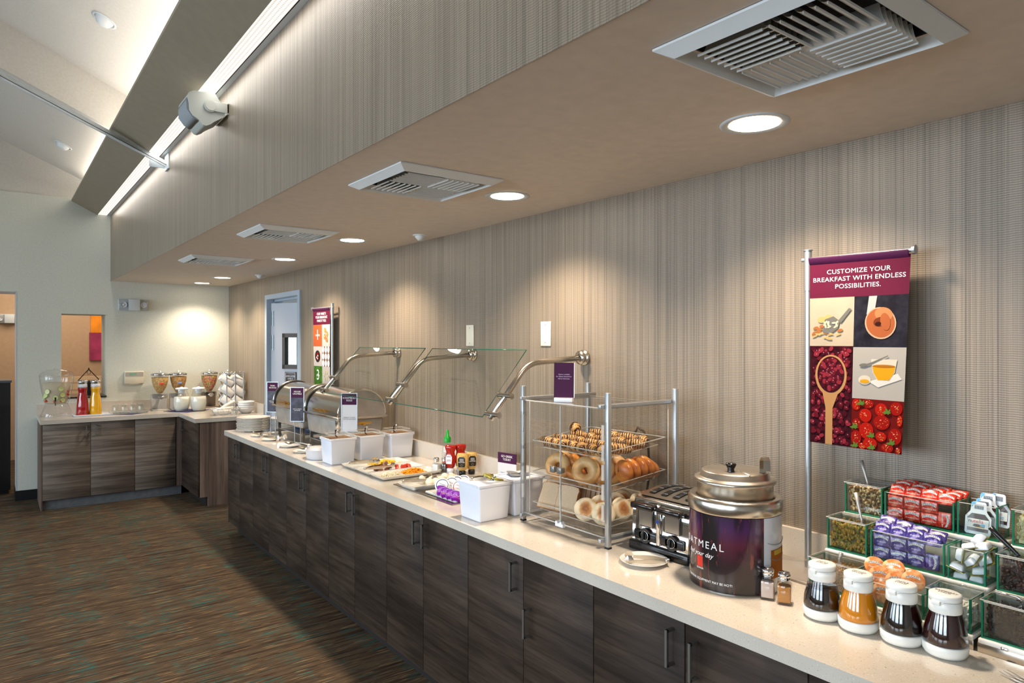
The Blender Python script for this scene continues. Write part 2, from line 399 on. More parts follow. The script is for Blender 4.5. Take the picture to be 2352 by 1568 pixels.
# left wall with four windows, back wall
b = B().m('sage_wall')
wins = [(-2.55, -.65), (.15, 2.05), (2.85, 4.75), (5.55, 7.45)]
ys = [-3.6]+[v for w_ in wins for v in w_]+[8.3]
for i in range(0, len(ys), 2): b.box(-4.6, -4.46, ys[i], ys[i+1], 0, 5.9)
for (a, c) in wins: b.box(-4.6, -4.46, a, c, 0, .7); b.box(-4.6, -4.46, a, c, 2.6, 5.9)
struct(b, 'wall_left')
b = B().m('cream_ceiling'); b.box(-4.6, 2.3, -3.74, -3.6, 0, 5.9); struct(b, 'wall_back')
for i, (a, c) in enumerate(wins):
    r = tag(thing('window_%d' % (i+1), None, None, (-4.5, (a+c)/2, 1.65)), None, None, kind='structure'); r.pop('category', None)
    f = B().m('trim_white')
    for (p, q, u, v_) in ((-.95, .95, -.95, -.89), (-.95, .95, .89, .95), (-.95, -.89, -.95, .95), (.89, .95, -.95, .95), (-.03, .03, -.95, .95), (-.95, .95, -.02, .02)): f.box(-.03, .03, p, q, u, v_)
    f.obj('window_frame', r)
# room behind the opening
b = B().m('tan_wall'); b.box(-4.6, 2.4, 11.2, 11.3, 0, 3.2); b.box(2.3, 2.4, 8.75, 11.2, 0, 3.2); struct(b, 'wall_beyond')
b = B().m('white_paint'); b.box(-4.6, 2.4, 8.75, 11.3, 2.7, 2.8); struct(b, 'ceiling')
area('back_room_light', (.6, 10.0, 2.68), (0, 0, 0), 1.6, 1.6, 34, (1.0, .84, .66))
b = B().m(mat('dark_baseboard', (22, 24, 28), .4)); b.box(.171, .36, WY-.012, WY, 0, .10); b.box(.160, .171, WY-.012, y1, 0, .10); struct(b, 'baseboard_far')
b = B().m('trim_white'); b.box(.166, .171, WY-.002, y1, .10, 2.063); b.box(-1.05, .171, WY-.002, y1, 2.058, 2.063); struct(b, 'trim_3')
b = B().m('black_satin'); b.box(.541, .937, WY-.012, y1+.04, .985, 1.003, bev=.003); struct(b, 'windowsill_1')
# doorway in the long wall: steel frame with cool daylight tinted into its colour, open door leaf with vision panel
d = tag(bpy.data.objects.new('door_1', None), None, None, kind='structure'); COL.objects.link(d)
ff = B().m(mat('daylit_frame_enamel', (172, 186, 198), .4))
ff.box(WX-.012, WX+.15, 6.88, 6.94, 0, 2.03); ff.box(WX-.012, WX+.15, 5.96, 6.02, 0, 2.03); ff.box(WX-.012, WX+.15, 6.02, 6.88, 1.985, 2.03)
ff.box(WX+.06, WX+.09, 6.865, 6.88, 0, 1.985); ff.box(WX+.06, WX+.09, 6.02, 6.88, 1.965, 1.985)
ff.obj('door_frame', d)
leaf = Matrix.Translation((WX+.03, 6.868, 0)) @ Matrix.Rotation(radians(34), 4, 'Z')   # local -Y runs along the leaf
lf = B().m(mat('door_grey_paint', (196, 198, 204), .45))
lf.box(0, .045, -.84, -.31, .01, 1.95, leaf); lf.box(0, .045, -.16, 0, .01, 1.95, leaf)
lf.box(0, .045, -.31, -.16, .01, 1.33, leaf); lf.box(0, .045, -.31, -.16, 1.62, 1.95, leaf)
lo = lf.obj('door_leaf', d)
fr = B().m(mat('bronze_frame', (84, 76, 68), .5))
for q in ((-.335, -.135, 1.61, 1.65), (-.335, -.135, 1.30, 1.34), (-.335, -.305, 1.30, 1.65), (-.165, -.135, 1.30, 1.65)): fr.box(-.008, .053, q[0], q[1], q[2], q[3], leaf)
fr.m(thin_glass('wired_glass', (.8, .92, .9), .1)).box(.02, .026, -.305, -.165, 1.34, 1.61, leaf)
fr.obj('vision_panel', d)
hg = B().m(mat('hinge_enamel', (176, 190, 196), .3, .3))
for z in (1.80, 1.56): hg.cyl((WX+.045, 6.852, z-.075), (WX+.045, 6.852, z+.075), .011, seg=12).box(WX+.03, WX+.10, 6.858, 6.866, z-.07, z+.07)
hg.obj('hinge', d)
sg = tag(thing('door_sign', 'dark framed plaque reading EMPLOYEE ONLY on the grey open door', 'sign'), None, None)
sg.matrix_world = leaf @ T(-.002, -.235, 1.215)
B().m(mat('plaque_dark', (70, 62, 58), .4)).box(-.01, 0, -.065, .065, -.055, .055, bev=.002).obj('plaque', sg)
q = B().m('ink_white')
for a in ((-.057, .057, .045, .048), (-.057, .057, -.048, -.045), (-.057, -.054, -.048, .048), (.054, .057, -.048, .048)): q.box(-.011, -.0101, *a)
q.obj('border', sg)
text_obj('lettering', 'EMPLOYEE\nONLY', .024, 'ink_white', sg, (-.0108, 0, 0), (pi/2, 0, -pi/2), depth=.0003)
b = B().m('white_paint'); b.box(WX+.14, 4.2, 5.2, 5.25, 0, 2.6); b.box(WX+.14, 4.2, 8.6, 8.65, 0, 2.6); b.box(4.2, 4.25, 5.2, 8.65, 0, 2.6); b.box(WX+.14, 4.25, 5.2, 8.65, 2.6, 2.65); b.box(WX+.14, 4.25, 5.2, 8.65, -.03, 0); struct(b, 'wall_pantry')
area('pantry_light', (3.2, 7.0, 2.55), (0, 0, 0), .9, .9, 16, (.86, .93, 1.0))

# ================================================================== COUNTERS AND CABINETS
YE = 5.89
b = B().m('quartz')
holes = [(1.635, 1.965, 3.275, 3.785), (1.635, 1.965, 2.60, 3.125)]
yy = [-.75, 2.60, 3.125, 3.275, 3.785, YE]
b.box(1.5, 2.145, yy[0], yy[1], CT-.038, CT); b.box(1.5, 2.145, yy[2], yy[3], CT-.038, CT); b.box(1.5, 2.145, yy[4], yy[5], CT-.038, CT)
for (hx0, hx1, hy0, hy1) in holes: b.box(1.5, hx0, hy0, hy1, CT-.038, CT); b.box(hx1, 2.145, hy0, hy1, CT-.038, CT)
tag(b.obj('countertop'), 'long speckled white stone countertop running along the patterned wall', 'countertop')
tag(B().m('quartz').box(2.1455, WX-.0005, -.75, YE+.02, CT-.038, CT+.10).obj('backsplash'), 'low white stone backsplash along the wall behind the long counter', 'backsplash')
tag(B().m('quartz').box(.333, WX-.0005, WY-.0195, WY-.0005, CT-.038, CT+.10).obj('backsplash'), 'low white stone backsplash on the pale end wall behind the drinks and cereal', 'backsplash')
tag(B().m('quartz').box(2.1455, WX-.0005, 6.95, WY-.0200, CT-.038, CT+.10).obj('backsplash'), 'short white stone backsplash beside the mug rack and bowls, ending at the door', 'backsplash')
b = B().m('quartz')
b.box(.333, 2.145, 7.62, WY-.02, CT-.038, CT); b.box(1.5, 2.145, 6.92, 7.62, CT-.038, CT)
tag(b.obj('countertop'), 'shorter L-shaped white stone countertop in the far corner', 'countertop')
M['handle'] = mat('satin_nickel', (165, 167, 165), .3, .9)
def handle(parent, x, y, z, axis, L=.105):
    h = B().m('handle')
    if axis == 'x': h.box(x-.034, x-.026, y-.004, y+.004, z-L/2, z+L/2); [h.box(x-.03, x, y-.004, y+.004, z+s_*(L/2-.004)-.004, z+s_*(L/2-.004)+.004) for s_ in (-1, 1)]
    else: h.box(x-.004, x+.004, y-.034, y-.026, z-L/2, z+L/2); [h.box(x-.004, x+.004, y-.03, y, z+s_*(L/2-.004)-.004, z+s_*(L/2-.004)+.004) for s_ in (-1, 1)]
    return h.obj('handle', parent)
edges = [5.865, 5.209, 4.477, 3.764, 3.037, 2.315, 1.587, .862, .140, -.58]
seams = [5.56, 4.844, 4.122, 3.407, 2.678, 1.951, 1.223, .50, -.22]
under = ['at the far end, below the stacked dinner plates', 'below the serving tongs on saucers', 'below the spoons on saucers', 'below the row of lidded white bins',
         'below the fruit and cheese trays', 'below the white bin of jam packets and the yogurt cups', 'below the glass-front pastry case, one handle lower than the other', 'below the syrup bottles', 'at the near end, below the fork']
for i in range(9):
    ya, yb, ym = edges[i+1], edges[i], seams[i]
    t = thing('base_cabinet', 'dark walnut two-door base cabinet %s' % under[i], 'cabinet', (1.55, (ya+yb)/2, 0), group='base cabinets under the long countertop')
    oy = (ya+yb)/2
    B().m('wood_y').box(0, .59, ya-oy+.0005, yb-oy-.0005, .09, CT-.0385).obj('body', t)
    B().m('kick_dark').box(.055, .07, ya-oy, yb-oy, 0, .0895).obj('kick_board', t)
    for (p, q_, hy, hz) in ((ya, ym, ym-.04, .71), (ym, yb, ym+.04, .71)):
        dr = B().m('wood_y').box(-.02, -.0005, p-oy+.0018, q_-oy-.0018, .095, CT-.044, bev=.0008, seg=1).obj('door', t)
        if i == 5 and p == ya: hz = .565
        if i == 6 and p == ya: hz = .70
        handle(dr, -.02, hy-oy, hz, 'x')
b = B().m('wood_y'); b.box(1.53, 2.144, 5.866, 5.885, 0.09, CT-.0385); b.box(1.605, 2.144, 5.866, 5.885, 0, .0895)
tag(b.obj('end_panel'), 'dark walnut side panel closing the far end of the long counter', 'panel')
t = thing('base_cabinet', 'daylit walnut two-door base cabinet below the drink dispenser and juice carafes', 'cabinet', (.35, 7.67, 0))
B().m('wood_x').box(0, .757, 0, .60, .09, CT-.0385).obj('body', t); B().m('kick').box(.0, .757, .02, .035, 0, .0895).obj('kick_board', t)
B().m('wood_z').box(-.012, -.0005, -.02, .60, 0, CT-.0385).obj('side_panel', t)
for (p, q_, hx) in ((0, .382, .345), (.382, .757, .42)):
    dr = B().m('wood_x').box(p+.0018, q_-.0018, -.02, -.0005, .095, CT-.044, bev=.0008, seg=1).obj('door', t); handle(dr, hx, -.02, .72, 'y', .10)
t = thing('base_cabinet', 'daylit walnut single-panel base cabinet next to the inside corner', 'cabinet', (1.107, 7.67, 0))
B().m('wood_x').box(.0005, .373, 0, .60, .09, CT-.0385).obj('body', t); B().m('kick').box(.0005, .43, .02, .035, 0, .0895).obj('kick_board', t)
B().m('wood_x').box(.0018, .368, -.02, -.0005, .095, CT-.044, bev=.0008, seg=1).obj('door', t)
B().m('wood_z').box(.3735, .43, -.01, .01, .09, CT-.0385).obj('filler_strip', t)
t = thing('base_cabinet', 'dark walnut end cabinet of the far counter, below the bowls and napkin basket', 'cabinet', (1.55, 6.94, 0))
B().m('wood_y').box(0, .59, .0165, .72, .09, CT-.0385).obj('body', t); B().m('kick_dark').box(.055, .07, .0165, .72, 0, .0895).obj('kick_board', t)
dr = B().m('wood_y').box(-.02, -.0005, .002, .70, .095, CT-.044, bev=.0008, seg=1).obj('door', t); handle(dr, -.02, .62, .72, 'x'); 
B().m('wood_z').box(.0, .59, 0, .016, .09, CT-.0385).box(.07, .59, 0, .016, 0, .09).obj('side_panel', t)
# ================================================================== CEILING AND WALL FIXTURES
M['lamp_disc'] = mat('lamp_disc', (255, 244, 225), .4, emit=(255, 240, 215), emit_s=14)
def downlight(y, x, label, e):
    t = thing('downlight', label, 'light', (x, y, SZ), group='recessed downlights over the counters')
    B().m('trim_white').lathe([(.098, -.001), (.098, -.004), (.090, -.006), (.080, -.004), (.072, -.002)], seg=40).obj('trim_ring', t)
    B().m('lamp_disc').lathe([(.0, -.0035), (.0715, -.0035)], seg=40).obj('lens', t)
    d = bpy.data.lights.new('downlight_lamp', 'SPOT'); d.energy = e; d.color = (1.0, .84, .66); d.spot_size = radians(128); d.spot_blend = .75; d.shadow_soft_size = .06
    o = bpy.data.objects.new('downlight_lamp', d); COL.objects.link(o); o.parent = t; o.location = (0, 0, -.012)
for y, x, l, e in ((1.16, 1.767, 'largest round recessed ceiling light, above the tall food banner and syrups', 85), (2.39, 1.785, 'round recessed ceiling light just right of the second air vent', 85),
                (4.02, 1.788, 'round recessed ceiling light beside the third air vent', 85), (5.27, 1.790, 'round recessed ceiling light beside the smallest air vent', 85),
                (7.15, 1.805, 'round recessed ceiling light nearer the door, second from the end wall', 66), (7.95, 1.797, 'round recessed ceiling light closest to the end wall', 58)):
    downlight(y, x, l, e)

def vent(y, label):
    t = thing('air_vent', label, 'vent', (1.366, y, SZ), group='square air vents in the soffit')
    f = B().m('vent_white'); o_, p, q = .225, .192, .178
    for k in range(4):
        m = R(k*pi/2, 'Z')
        f._put([(-o_, -o_, -.001), (o_, -o_, -.001), (o_, -o_, -.006), (-o_, -o_, -.006), (-p, -p, -.024), (p, -p, -.024), (q, -q, .004), (-q, -q, .004)],
               [(0, 1, 2, 3), (3, 2, 5, 4), (4, 5, 6, 7)], m)
    f.obj('frame', t)
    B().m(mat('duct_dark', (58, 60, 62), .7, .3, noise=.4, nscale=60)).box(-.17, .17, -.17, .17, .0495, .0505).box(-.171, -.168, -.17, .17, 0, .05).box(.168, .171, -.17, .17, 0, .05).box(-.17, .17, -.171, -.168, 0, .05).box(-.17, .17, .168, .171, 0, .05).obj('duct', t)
    for qd in range(4):
        g = B().m('vent_white'); m = R(qd*pi/2, 'Z')
        for i in range(7):
            y_ = -.150 + i*.0235
            def bl(u, v, y_=y_):
                a = v*1.15; r = .034
                return (-.158+u*.156 + (.010*(1-v) if u > .5 else 0), y_ + r*sin(a)-.006, -.018 + r*(1-cos(a))*1.55)
            g.grid(bl, 1, 5, m); g.box(-.158, -.002, y_-.0065, y_-.0035, -.022, -.0165, m)
        g.obj('louver_bank', t)
    return t
vent(.775, 'largest square air vent, cut off by the top edge of the photo')
vent(2.38, 'square air vent with slatted grille, second largest in the soffit')
vent(3.98, 'square air vent with slatted grille, third along the soffit')
vent(5.60, 'smallest square air vent, closest to the end wall')
# the soffit plate is opened over the vents by a dark box, so the ducts read as holes
def sprinkler(x, y, label, s=1.0, z=SZ, tilt=0, grp='sprinkler covers in the soffit'):
    t = thing('sprinkler_head', label, 'sprinkler', (x, y, z), (0, tilt, 0), group=grp)
    B().m('vent_white').lathe([(.045*s, 0), (.045*s, -.004*s), (.036*s, -.006*s), (0, -.006*s)], seg=24).obj('escutcheon', t)
    B().m('vent_white').lathe([(.030*s, -.006*s), (.030*s, -.014*s), (.014*s, -.032*s), (0, -.033*s)], seg=24).obj('cap', t)
sprinkler(2.03, 3.59, 'small white sprinkler cover in the soffit near the middle of the wall'); sprinkler(2.03, 6.69, 'small white sprinkler cover in the soffit above the grey door')

# recessed cans in the sloped ceiling
def slope_can(x, y, z, k, label):
    t = thing('downlight', label, 'light', (x, y, z-.001), (0, atan(k), 0), group='unlit lights in the sloped ceiling')
    B().m('vent_white').lathe([(.075, 0), (.075, -.004), (.062, -.006), (.058, .0)], seg=32).obj('trim_ring', t)
    B().m('vent_white').lathe([(.056, -.001), (.040, -.030), (.022, -.040), (0, -.041)], seg=32).obj('baffle', t)
def on_slope(px, py, za, k):
    t_ = (px-1176)/1568.; v_ = -(py-784)/1568.; a = atan(1188/1568.); r = (sin(a)+t_*cos(a), cos(a)-t_*sin(a), v_)
    q = (za-1.57+k*.03)/(r[2]+k*r[0]); return r[0]*q, r[1]*q, 1.57+r[2]*q
x, y, z = on_slope(240, 46, 3.89, .46); slope_can(x, y, z, .46, 'white conical ceiling light in the sloped ceiling near the top edge')
x, y, z = on_slope(145, 333, 3.55, .445); slope_can(x, y, z, .445, 'smaller white conical ceiling light below the sloping white rail')

# light strip in the cove: louvred lens sections and the metal lip
s = NT('louvre_lens'); v = s.coords(); sp = s.new('ShaderNodeSeparateXYZ'); s.link(v, sp.inputs[0])
g1 = s.math('SINE', s.math('MULTIPLY', sp.outputs[1], 2*pi/.014)); g2 = s.math('SINE', s.math('MULTIPLY', sp.outputs[0], 2*pi/.0175))
gr = s.math('MULTIPLY', s.math('MULTIPLY_ADD', g1, .22, .78), s.math('MULTIPLY_ADD', g2, .22, .78))
s.color(s.mix(gr, lin((120, 110, 98)), lin((240, 234, 224)))); s.b.inputs['Emission Color'].default_value = (1, .93, .84, 1)
s.link(s.math('MULTIPLY', gr, 1.25), s.b.inputs['Emission Strength']); M['louvre_lens'] = s.m
for i, (a, c) in enumerate(((-3.6, -.9), (-.89, 1.7), (1.71, 4.3), (4.31, 6.20), (6.21, 8.295))):
    nm = ['behind the camera position', 'nearest, running off the top edge', 'beside the white wall speaker', 'between the white rail and the speaker', 'ending at the end wall'][i]
    tag(B().m('louvre_lens').box(.860, .9425, a, c, 2.8955, 2.900).obj('light_strip'), 'glowing louvred light strip section in the cove, %s' % nm, 'light', 'cove light strips')
tag(B().m('trim_white').box(.941, .971, -3.6, 8.295, 2.893, 2.897).box(.941, .944, -3.6, 8.295, 2.893, 2.93).obj('cove_rail'), 'long grey metal lip between the light strip and the patterned wall', 'rail')

# sloping rail hung across the room
t = thing('ceiling_rail', 'long white metal rail sloping up from the upper wall across the ceiling', 'rail', (.955, 5.306, 2.800))
fm = frame((0, 0, 0), (-.9166, 0, .3997), (0, 1, 0))
B().m('trim_white').box(0, 5.6, .0, .006, -.042, 0, fm).box(0, 5.6, -.050, .006, -.004, 0, fm).box(0, 5.6, -.050, -.044, -.004, .012, fm).obj('rail', t)
b = B().m('trim_white'); b.box(.009, .0165, -.06, .06, -.02, .085); b.box(-.09, .0165, .050, .056, .0, .05); b.obj('end_bracket', t)

# wall speaker
t = thing('wall_speaker', 'pale grey loudspeaker on a U bracket high on the patterned wall', 'speaker', (.86, 3.74, 2.76))
ol = [(.805, 2.846), (.835, 2.846), (.899, 2.858), (.906, 2.855), (.932, 2.815), (.957, 2.76), (.953, 2.738), (.905, 2.706), (.887, 2.689), (.866, 2.677), (.851, 2.679), (.828, 2.704), (.803, 2.718), (.785, 2.745), (.783, 2.782), (.775, 2.815), (.783, 2.832)]
ol = [(x-.86, z-2.76) for x, z in ol]
mm = frame((0, 0, 0), (1, 0, 0), (0, 0, 1)) @ Matrix.Diagonal((1, 1, -1, 1))
sp_ = B().m(mat('speaker_white', (196, 200, 194), .5)); sp_.prism(ol, 0, .012, mm); sp_.prism([(x*.985, z*.985) for x, z in ol], .012, .21, mm, True); sp_.obj('cabinet', t)
bf = B().m(mat('speaker_grille', (150, 156, 160), .5)); fr_ = [(-.082, .055), (-.088, .03), (-.086, -.012), (-.06, -.045), (-.033, -.062), (-.03, -.04), (-.05, .0)]
bf.prism(fr_, .010, .20, mm, True); bf.obj('grille', t)
B().m('speaker_white' if 'speaker_white' in M else MATS['speaker_white']).cyl((.024, -.002, .02), (.024, -.014, .02), .031, seg=28).cyl((.024, -.014, .02), (.024, -.018, .02), .025, seg=28).obj('pivot_knob', t)
b = B().m(MATS['speaker_white']); b.box(.03, .112, -.016, -.011, -.005, .045, bev=.001); b.box(.105, .1115, -.016, .226, -.008, .048); b.box(.03, .112, .216, .222, -.005, .045); b.obj('bracket', t)

# plates on the long wall
def wplate(y, z, h, w_, label, kind):
    t = thing('wall_plate', label, kind, (WX-.0005, y, z))
    B().m('ivory').box(-.006, 0, -w_/2, w_/2, -h/2, h/2, bev=.002).obj('cover', t)
    n = B().m('chrome'); [n.cyl((-.0075, 0, q), (-.006, 0, q), .0028, seg=10) for q in ((-h*.36, h*.36))]; n.obj('screw', t); return t
wplate(3.249, 1.604, .12, .075, 'ivory blank wall plate above the middle of the glass sneeze guard', 'wall plate')
wplate(2.577, 1.608, .12, .075, 'ivory blank wall plate above the right end of the sneeze guard', 'wall plate')
wplate(5.762, 1.13, .075, .08, 'small ivory wall plate beside the open door', 'wall plate')
t = wplate(4.99, 1.15, .115, .14, 'double ivory socket outlet plate behind the sneeze guard glass', 'outlet')
n = B().m('ivory'); k_ = mat('slot_dark', (60, 55, 50), .6)
for yy_ in (-.03, .03):
    for zz_ in (-.025, .025):
        n.m('ivory').box(-.009, -.006, yy_-.016, yy_+.016, zz_-.014, zz_+.014, bev=.001); n.m(k_).box(-.0096, -.009, yy_-.007, yy_-.005, zz_-.004, zz_+.006).box(-.0096, -.009, yy_+.005, yy_+.007, zz_-.004, zz_+.006)
n.obj('sockets', t)
t = thing('wall_plate', 'ivory switch plate behind the mug rack near the corner', 'wall plate', (WX-.0005, 7.98, 1.14))
B().m('ivory').box(-.006, 0, -.04, .04, -.06, .06, bev=.002).obj('cover', t)

# end wall fixtures
def elight(x, y, z, label):
    t = thing('emergency_light', label, 'emergency light', (x, y, z))
    B().m('trim_white').box(-.14, .14, -.035, 0, -.06, .06, bev=.006).obj('housing', t)
    lens = thin_glass('lamp_lens', (.9, .93, .95), .1, .1)
    for s_ in (-1, 1):
        B().m('acrylic').box(s_*.095-.044, s_*.095+.044, -.078, -.0355, -.058, .058, bev=.004).obj('lens', t)
        B().m('white_plastic').lathe([(.0, .0), (.018, .006), (.030, .024)], mx=T(s_*.095, -.038, 0) @ R(pi/2, 'X'), seg=20).m(mat('lamp_glass', (235, 238, 240), .2)).ball((s_*.095, -.052, 0), .010).obj('lamp', t)
    B().m('trim_white').box(-.05, .056, -.080, -.036, -.059, .059, bev=.003).obj('cover', t)
elight(1.182, WY-.001, 1.960, 'white twin-head emergency light high on the pale end wall'); elight(.15, 11.199, 1.87, 'small emergency light seen on the wall beyond the left opening')
t = thing('alarm_keypad', 'small cream alarm keypad with green display on the end wall', 'keypad', (1.192, WY-.001, 1.185))
B().m('ivory').box(-.092, .092, -.028, 0, -.066, .066, bev=.005).obj('housing', t)
B().m(mat('keypad_grey', (176, 168, 156), .5)).box(-.086, .086, -.030, -.0282, .012, .056).obj('display_panel', t)
B().m(mat('keypad_green', (128, 176, 150), .4)).box(-.045, .02, -.031, -.0302, .024, .048).obj('screen', t)
B().m('ivory').box(-.05, .05, -.026, -.004, -.073, -.066, bev=.002).obj('hinge_lip', t)

# beyond the openings
t = thing('painting', 'orange over magenta striped painting seen through the serving niche', 'painting', (1.27, 11.199, 1.61))
B().m(mat('magenta_paint', (160, 48, 92), .6, noise=.35, nscale=6)).box(-.215, .24, -.035, 0, -.30, .085).obj('magenta_panel', t)
B().m(mat('orange_paint', (240, 140, 20), .6, noise=.25, nscale=6)).box(-.20, .24, -.034, -.001, .085, .34).obj('orange_panel', t)
t = thing('slatted_blind', 'pale wooden slatted screen behind the lantern in the serving niche', 'screen', (1.0, 10.5, 0))
s_ = B().m(mat('pale_wood', (226, 196, 160), .5))
for k in range(9): s_.box(-.42, .45, -.02, .02, .30+k*.093, .37+k*.093)
s_.obj('slats', t); B().m(MATS['pale_wood']).box(-.40, -.36, .02, .05, 0, 1.12).box(.39, .43, .02, .05, 0, 1.12).obj('frame', t)
t = thing('lantern', 'black house-shaped lantern stand with dark candle jar on the niche sill', 'lantern', (.802, 8.56, 1.0035))
l = B().m('black')
for s_ in (-1, 1):
    l.box(s_*.065-.003, s_*.065+.003, -.003, .003, 0, .155); l.tube([(s_*.102, 0, .145), (0, 0, .272)], .0045, 6)
l.box(-.068, .068, -.004, .004, .0, .006); l.box(-.068, .068, -.003, .003, .148, .154); l.tube([(0, 0, .27), (0, 0, .285)], .006, 6)
l.tube([(.016*cos(a), 0, .236+.022*sin(a)) for a in [2*pi*i/14 for i in range(14)]], .002, 5, closed=True); l.obj('frame', t)
B().m('black_satin').cyl((0, 0, .006), (0, 0, .125), .050, seg=28).cyl((0, 0, .125), (0, 0, .145), .04, .035, seg=24).obj('candle_jar', t)
t = thing('low_cabinet', 'dark charcoal cabinet standing inside the left opening', 'cabinet', (-.45, 8.95, 0))
B().m('black_satin').box(-.55, .58, -.20, .25, .04, 1.145).obj('body', t); B().m(mat('cabinet_top', (92, 90, 88), .3)).box(-.56, .59, -.21, .26, 1.145, 1.17, bev=.002).obj('top', t)
B().m('black').box(-.53, .56, -.18, .23, 0, .04).obj('plinth', t)
# ================================================================== HELPERS FOR TABLEWARE
ORD = ['first', 'second', 'third', 'fourth', 'fifth', 'sixth', 'seventh', 'eighth', 'ninth', 'tenth', 'eleventh', 'twelfth', 'thirteenth', 'fourteenth']
def tongs(label, loc, rz, L=.22, open_=.05, tilt=0.0, group=None, lift=.006, head=.017):
    """spring tongs lying on their side: joint at the origin, scalloped heads along +X"""
    t = thing('serving_tongs', label, 'tongs', loc, (0, -tilt, rz), group)
    for s_ in (-1, 1):
        a = B().m('steel')
        def arm(u, v, s_=s_):
            w_ = (.0045+.0035*sin(pi*min(1, u*1.2))); x = u*L*.80; y = s_*(.006+open_*.5*u**1.1 + .004*sin(pi*u))
            return (x, y, lift+(v-.5)*2*w_)
        a.grid(arm, 10, 2); a.grid(lambda u, v, f=arm, s_=s_: tuple(Vector(f(u, 1-v))+Vector((0, s_*.0012, 0))), 10, 2)
        a.obj('arm', t)
        h = B().m('steel'); y0_ = s_*(.006+open_*.5)
        pr = []
        for i in range(18):
            an = 2*pi*i/18; rr = 1+.10*cos(6*an); pr.append((L*.87+L*.10*cos(an)*rr, head*sin(an)*rr))
        hm = Matrix(((1, 0, 0, 0), (0, 0, s_, y0_), (0, 1, 0, lift+.004), (0, 0, 0, 1)))
        cv = [(x, z, -.5*((x-L*.87)**2+z*z)/.03) for x, z in pr]
        h._put([(x, z, 0.0) for x, z, q in cv]+[(L*.87, 0, .006)], [(i, (i+1) % 18, 18) for i in range(18)], hm, True)
        h._put([(x, z, -.0015) for x, z, q in cv]+[(L*.87, 0, .0045)], [((i+1) % 18, i, 18) for i in range(18)], hm, True)
        h.obj('head', t)
    B().m('steel').box(-.012, .004, -.0075, .0075, lift-.007, lift+.007, bev=.003).obj('joint', t)
    return t
def serving_spoon(label, loc, rz, L=.24, group=None):
    t = thing('serving_spoon', label, 'spoon', loc, rz, group)
    bw = B().m('steel')
    def bowl(u, v, off=0):
        a = 2*pi*u; r = v; return (L*.84+.036*r*cos(a), .025*r*sin(a), .004+off+.012*r*r)
    bw.grid(bowl, 20, 5); bw.grid(lambda u, v: bowl(1-u, v, -.0014), 20, 5); bw.obj('bowl', t)
    B().m('steel').tube([(L*.70, 0, .015), (L*.6, 0, .021), (L*.35, 0, .020), (0.03, 0, .014), (0, 0, .012)], [.004, .0035, .004, .006, .004], 8).obj('handle', t)
    return t
def dish_lathe(name, mt, prof, label, cat, loc, seg=40, group=None, sx=1, sy=1, rz=0):
    return tag(B().m(mt).lathe(prof, seg=seg, sx=sx, sy=sy).obj(name, loc=loc, rot=(0, 0, rz)), label, cat, group)
PLATE = [(0, .006), (.062, .006), (.074, .009), (.128, .018), (.132, .0195), (.130, .0165), (.076, .006), (.066, .0), (.060, .0), (.058, .003), (0, .003)]
SAUCER = [(r*.52, z*.75) for r, z in PLATE]
def plate_stack(n, x, y, dz, where, grp, me=None):
    for k in range(n):
        nm = ['topmost', 'lowest'][k == 0] if k in (0, n-1) else '%s from the top' % ORD[n-1-k]
        j = .0015*((k*37) % 5-2)
        if me is None: o = B().m('white_china').lathe(PLATE, seg=48).obj('dinner_plate'); me = o
        else: o = me.copy(); COL.objects.link(o)
        o.location = (x+j, y-j, CT+dz*k+.0005); tag(o, 'white dinner plate, %s in the %s' % (nm, where), 'plate', grp)
    return me
def shaker(label, loc, fill, r=.019, h=.088, group=None):
    t = thing('shaker', label, 'shaker', loc, .5, group)
    def sq(z, w_): return [(w_*sx_, w_*sy_, z) for sx_, sy_ in ((-1, -1), (1, -1), (1, 1), (-1, 1))]
    g = B().m('glass')
    g.taper(-r, r, -r, r, 0, h*.62, -.0, bev=.004); g.lathe([(r*.93, h*.62), (r*.72, h*.70), (r*.70, h*.76)], seg=20); g.obj('jar', t)
    f = B().m(fill); f.box(-r+.0025, r-.0025, -r+.0025, r-.0025, .006, h*.56, bev=.003); f.obj('contents', t)
    B().m('chrome').lathe([(r*.80, h*.74), (r*.82, h*.80), (r*.76, h*.82), (r*.86, h*.84), (r*.88, h*.90), (r*.70, h*.975), (0, h)], seg=24).obj('cap', t)
    return t
def sign_panel(t, w_, h, head_h, header, head_mt, body_mt, texts, z0, mx, size, body_text=None, body_col='ink_white', bsize=.010, fr=True):
    """upright two-tone card in a slim frame, local face plane XZ looking along -Y"""
    f = B().m('alu')
    if fr:
        for q in ((-w_/2-.005, -w_/2, z0-.005, z0+h+.005), (w_/2, w_/2+.005, z0-.005, z0+h+.005), (-w_/2, w_/2, z0-.005, z0), (-w_/2, w_/2, z0+h, z0+h+.005)):
            f.box(q[0], q[1], -.004, .004, q[2], q[3], mx)
        f.obj('frame', t)
    B().m(body_mt).box(-w_/2+.0002, w_/2-.0002, -.002, .002, z0, z0+h-head_h, mx).obj('card', t)
    B().m(head_mt).box(-w_/2+.0002, w_/2-.0002, -.0022, .002, z0+h-head_h, z0+h-.0002, mx).obj('header', t)
    text_obj('lettering', header, size, 'ink_white', t, None, None, mat4=mx @ T(0, -.0026, z0+h-head_h*.5) @ R(pi/2, 'X'), depth=.0003)
    if body_text: text_obj('lettering', body_text, bsize, body_col, t, None, None, mat4=mx @ T(0, -.0026, z0+(h-head_h)*.48) @ R(pi/2, 'X'), depth=.0003)

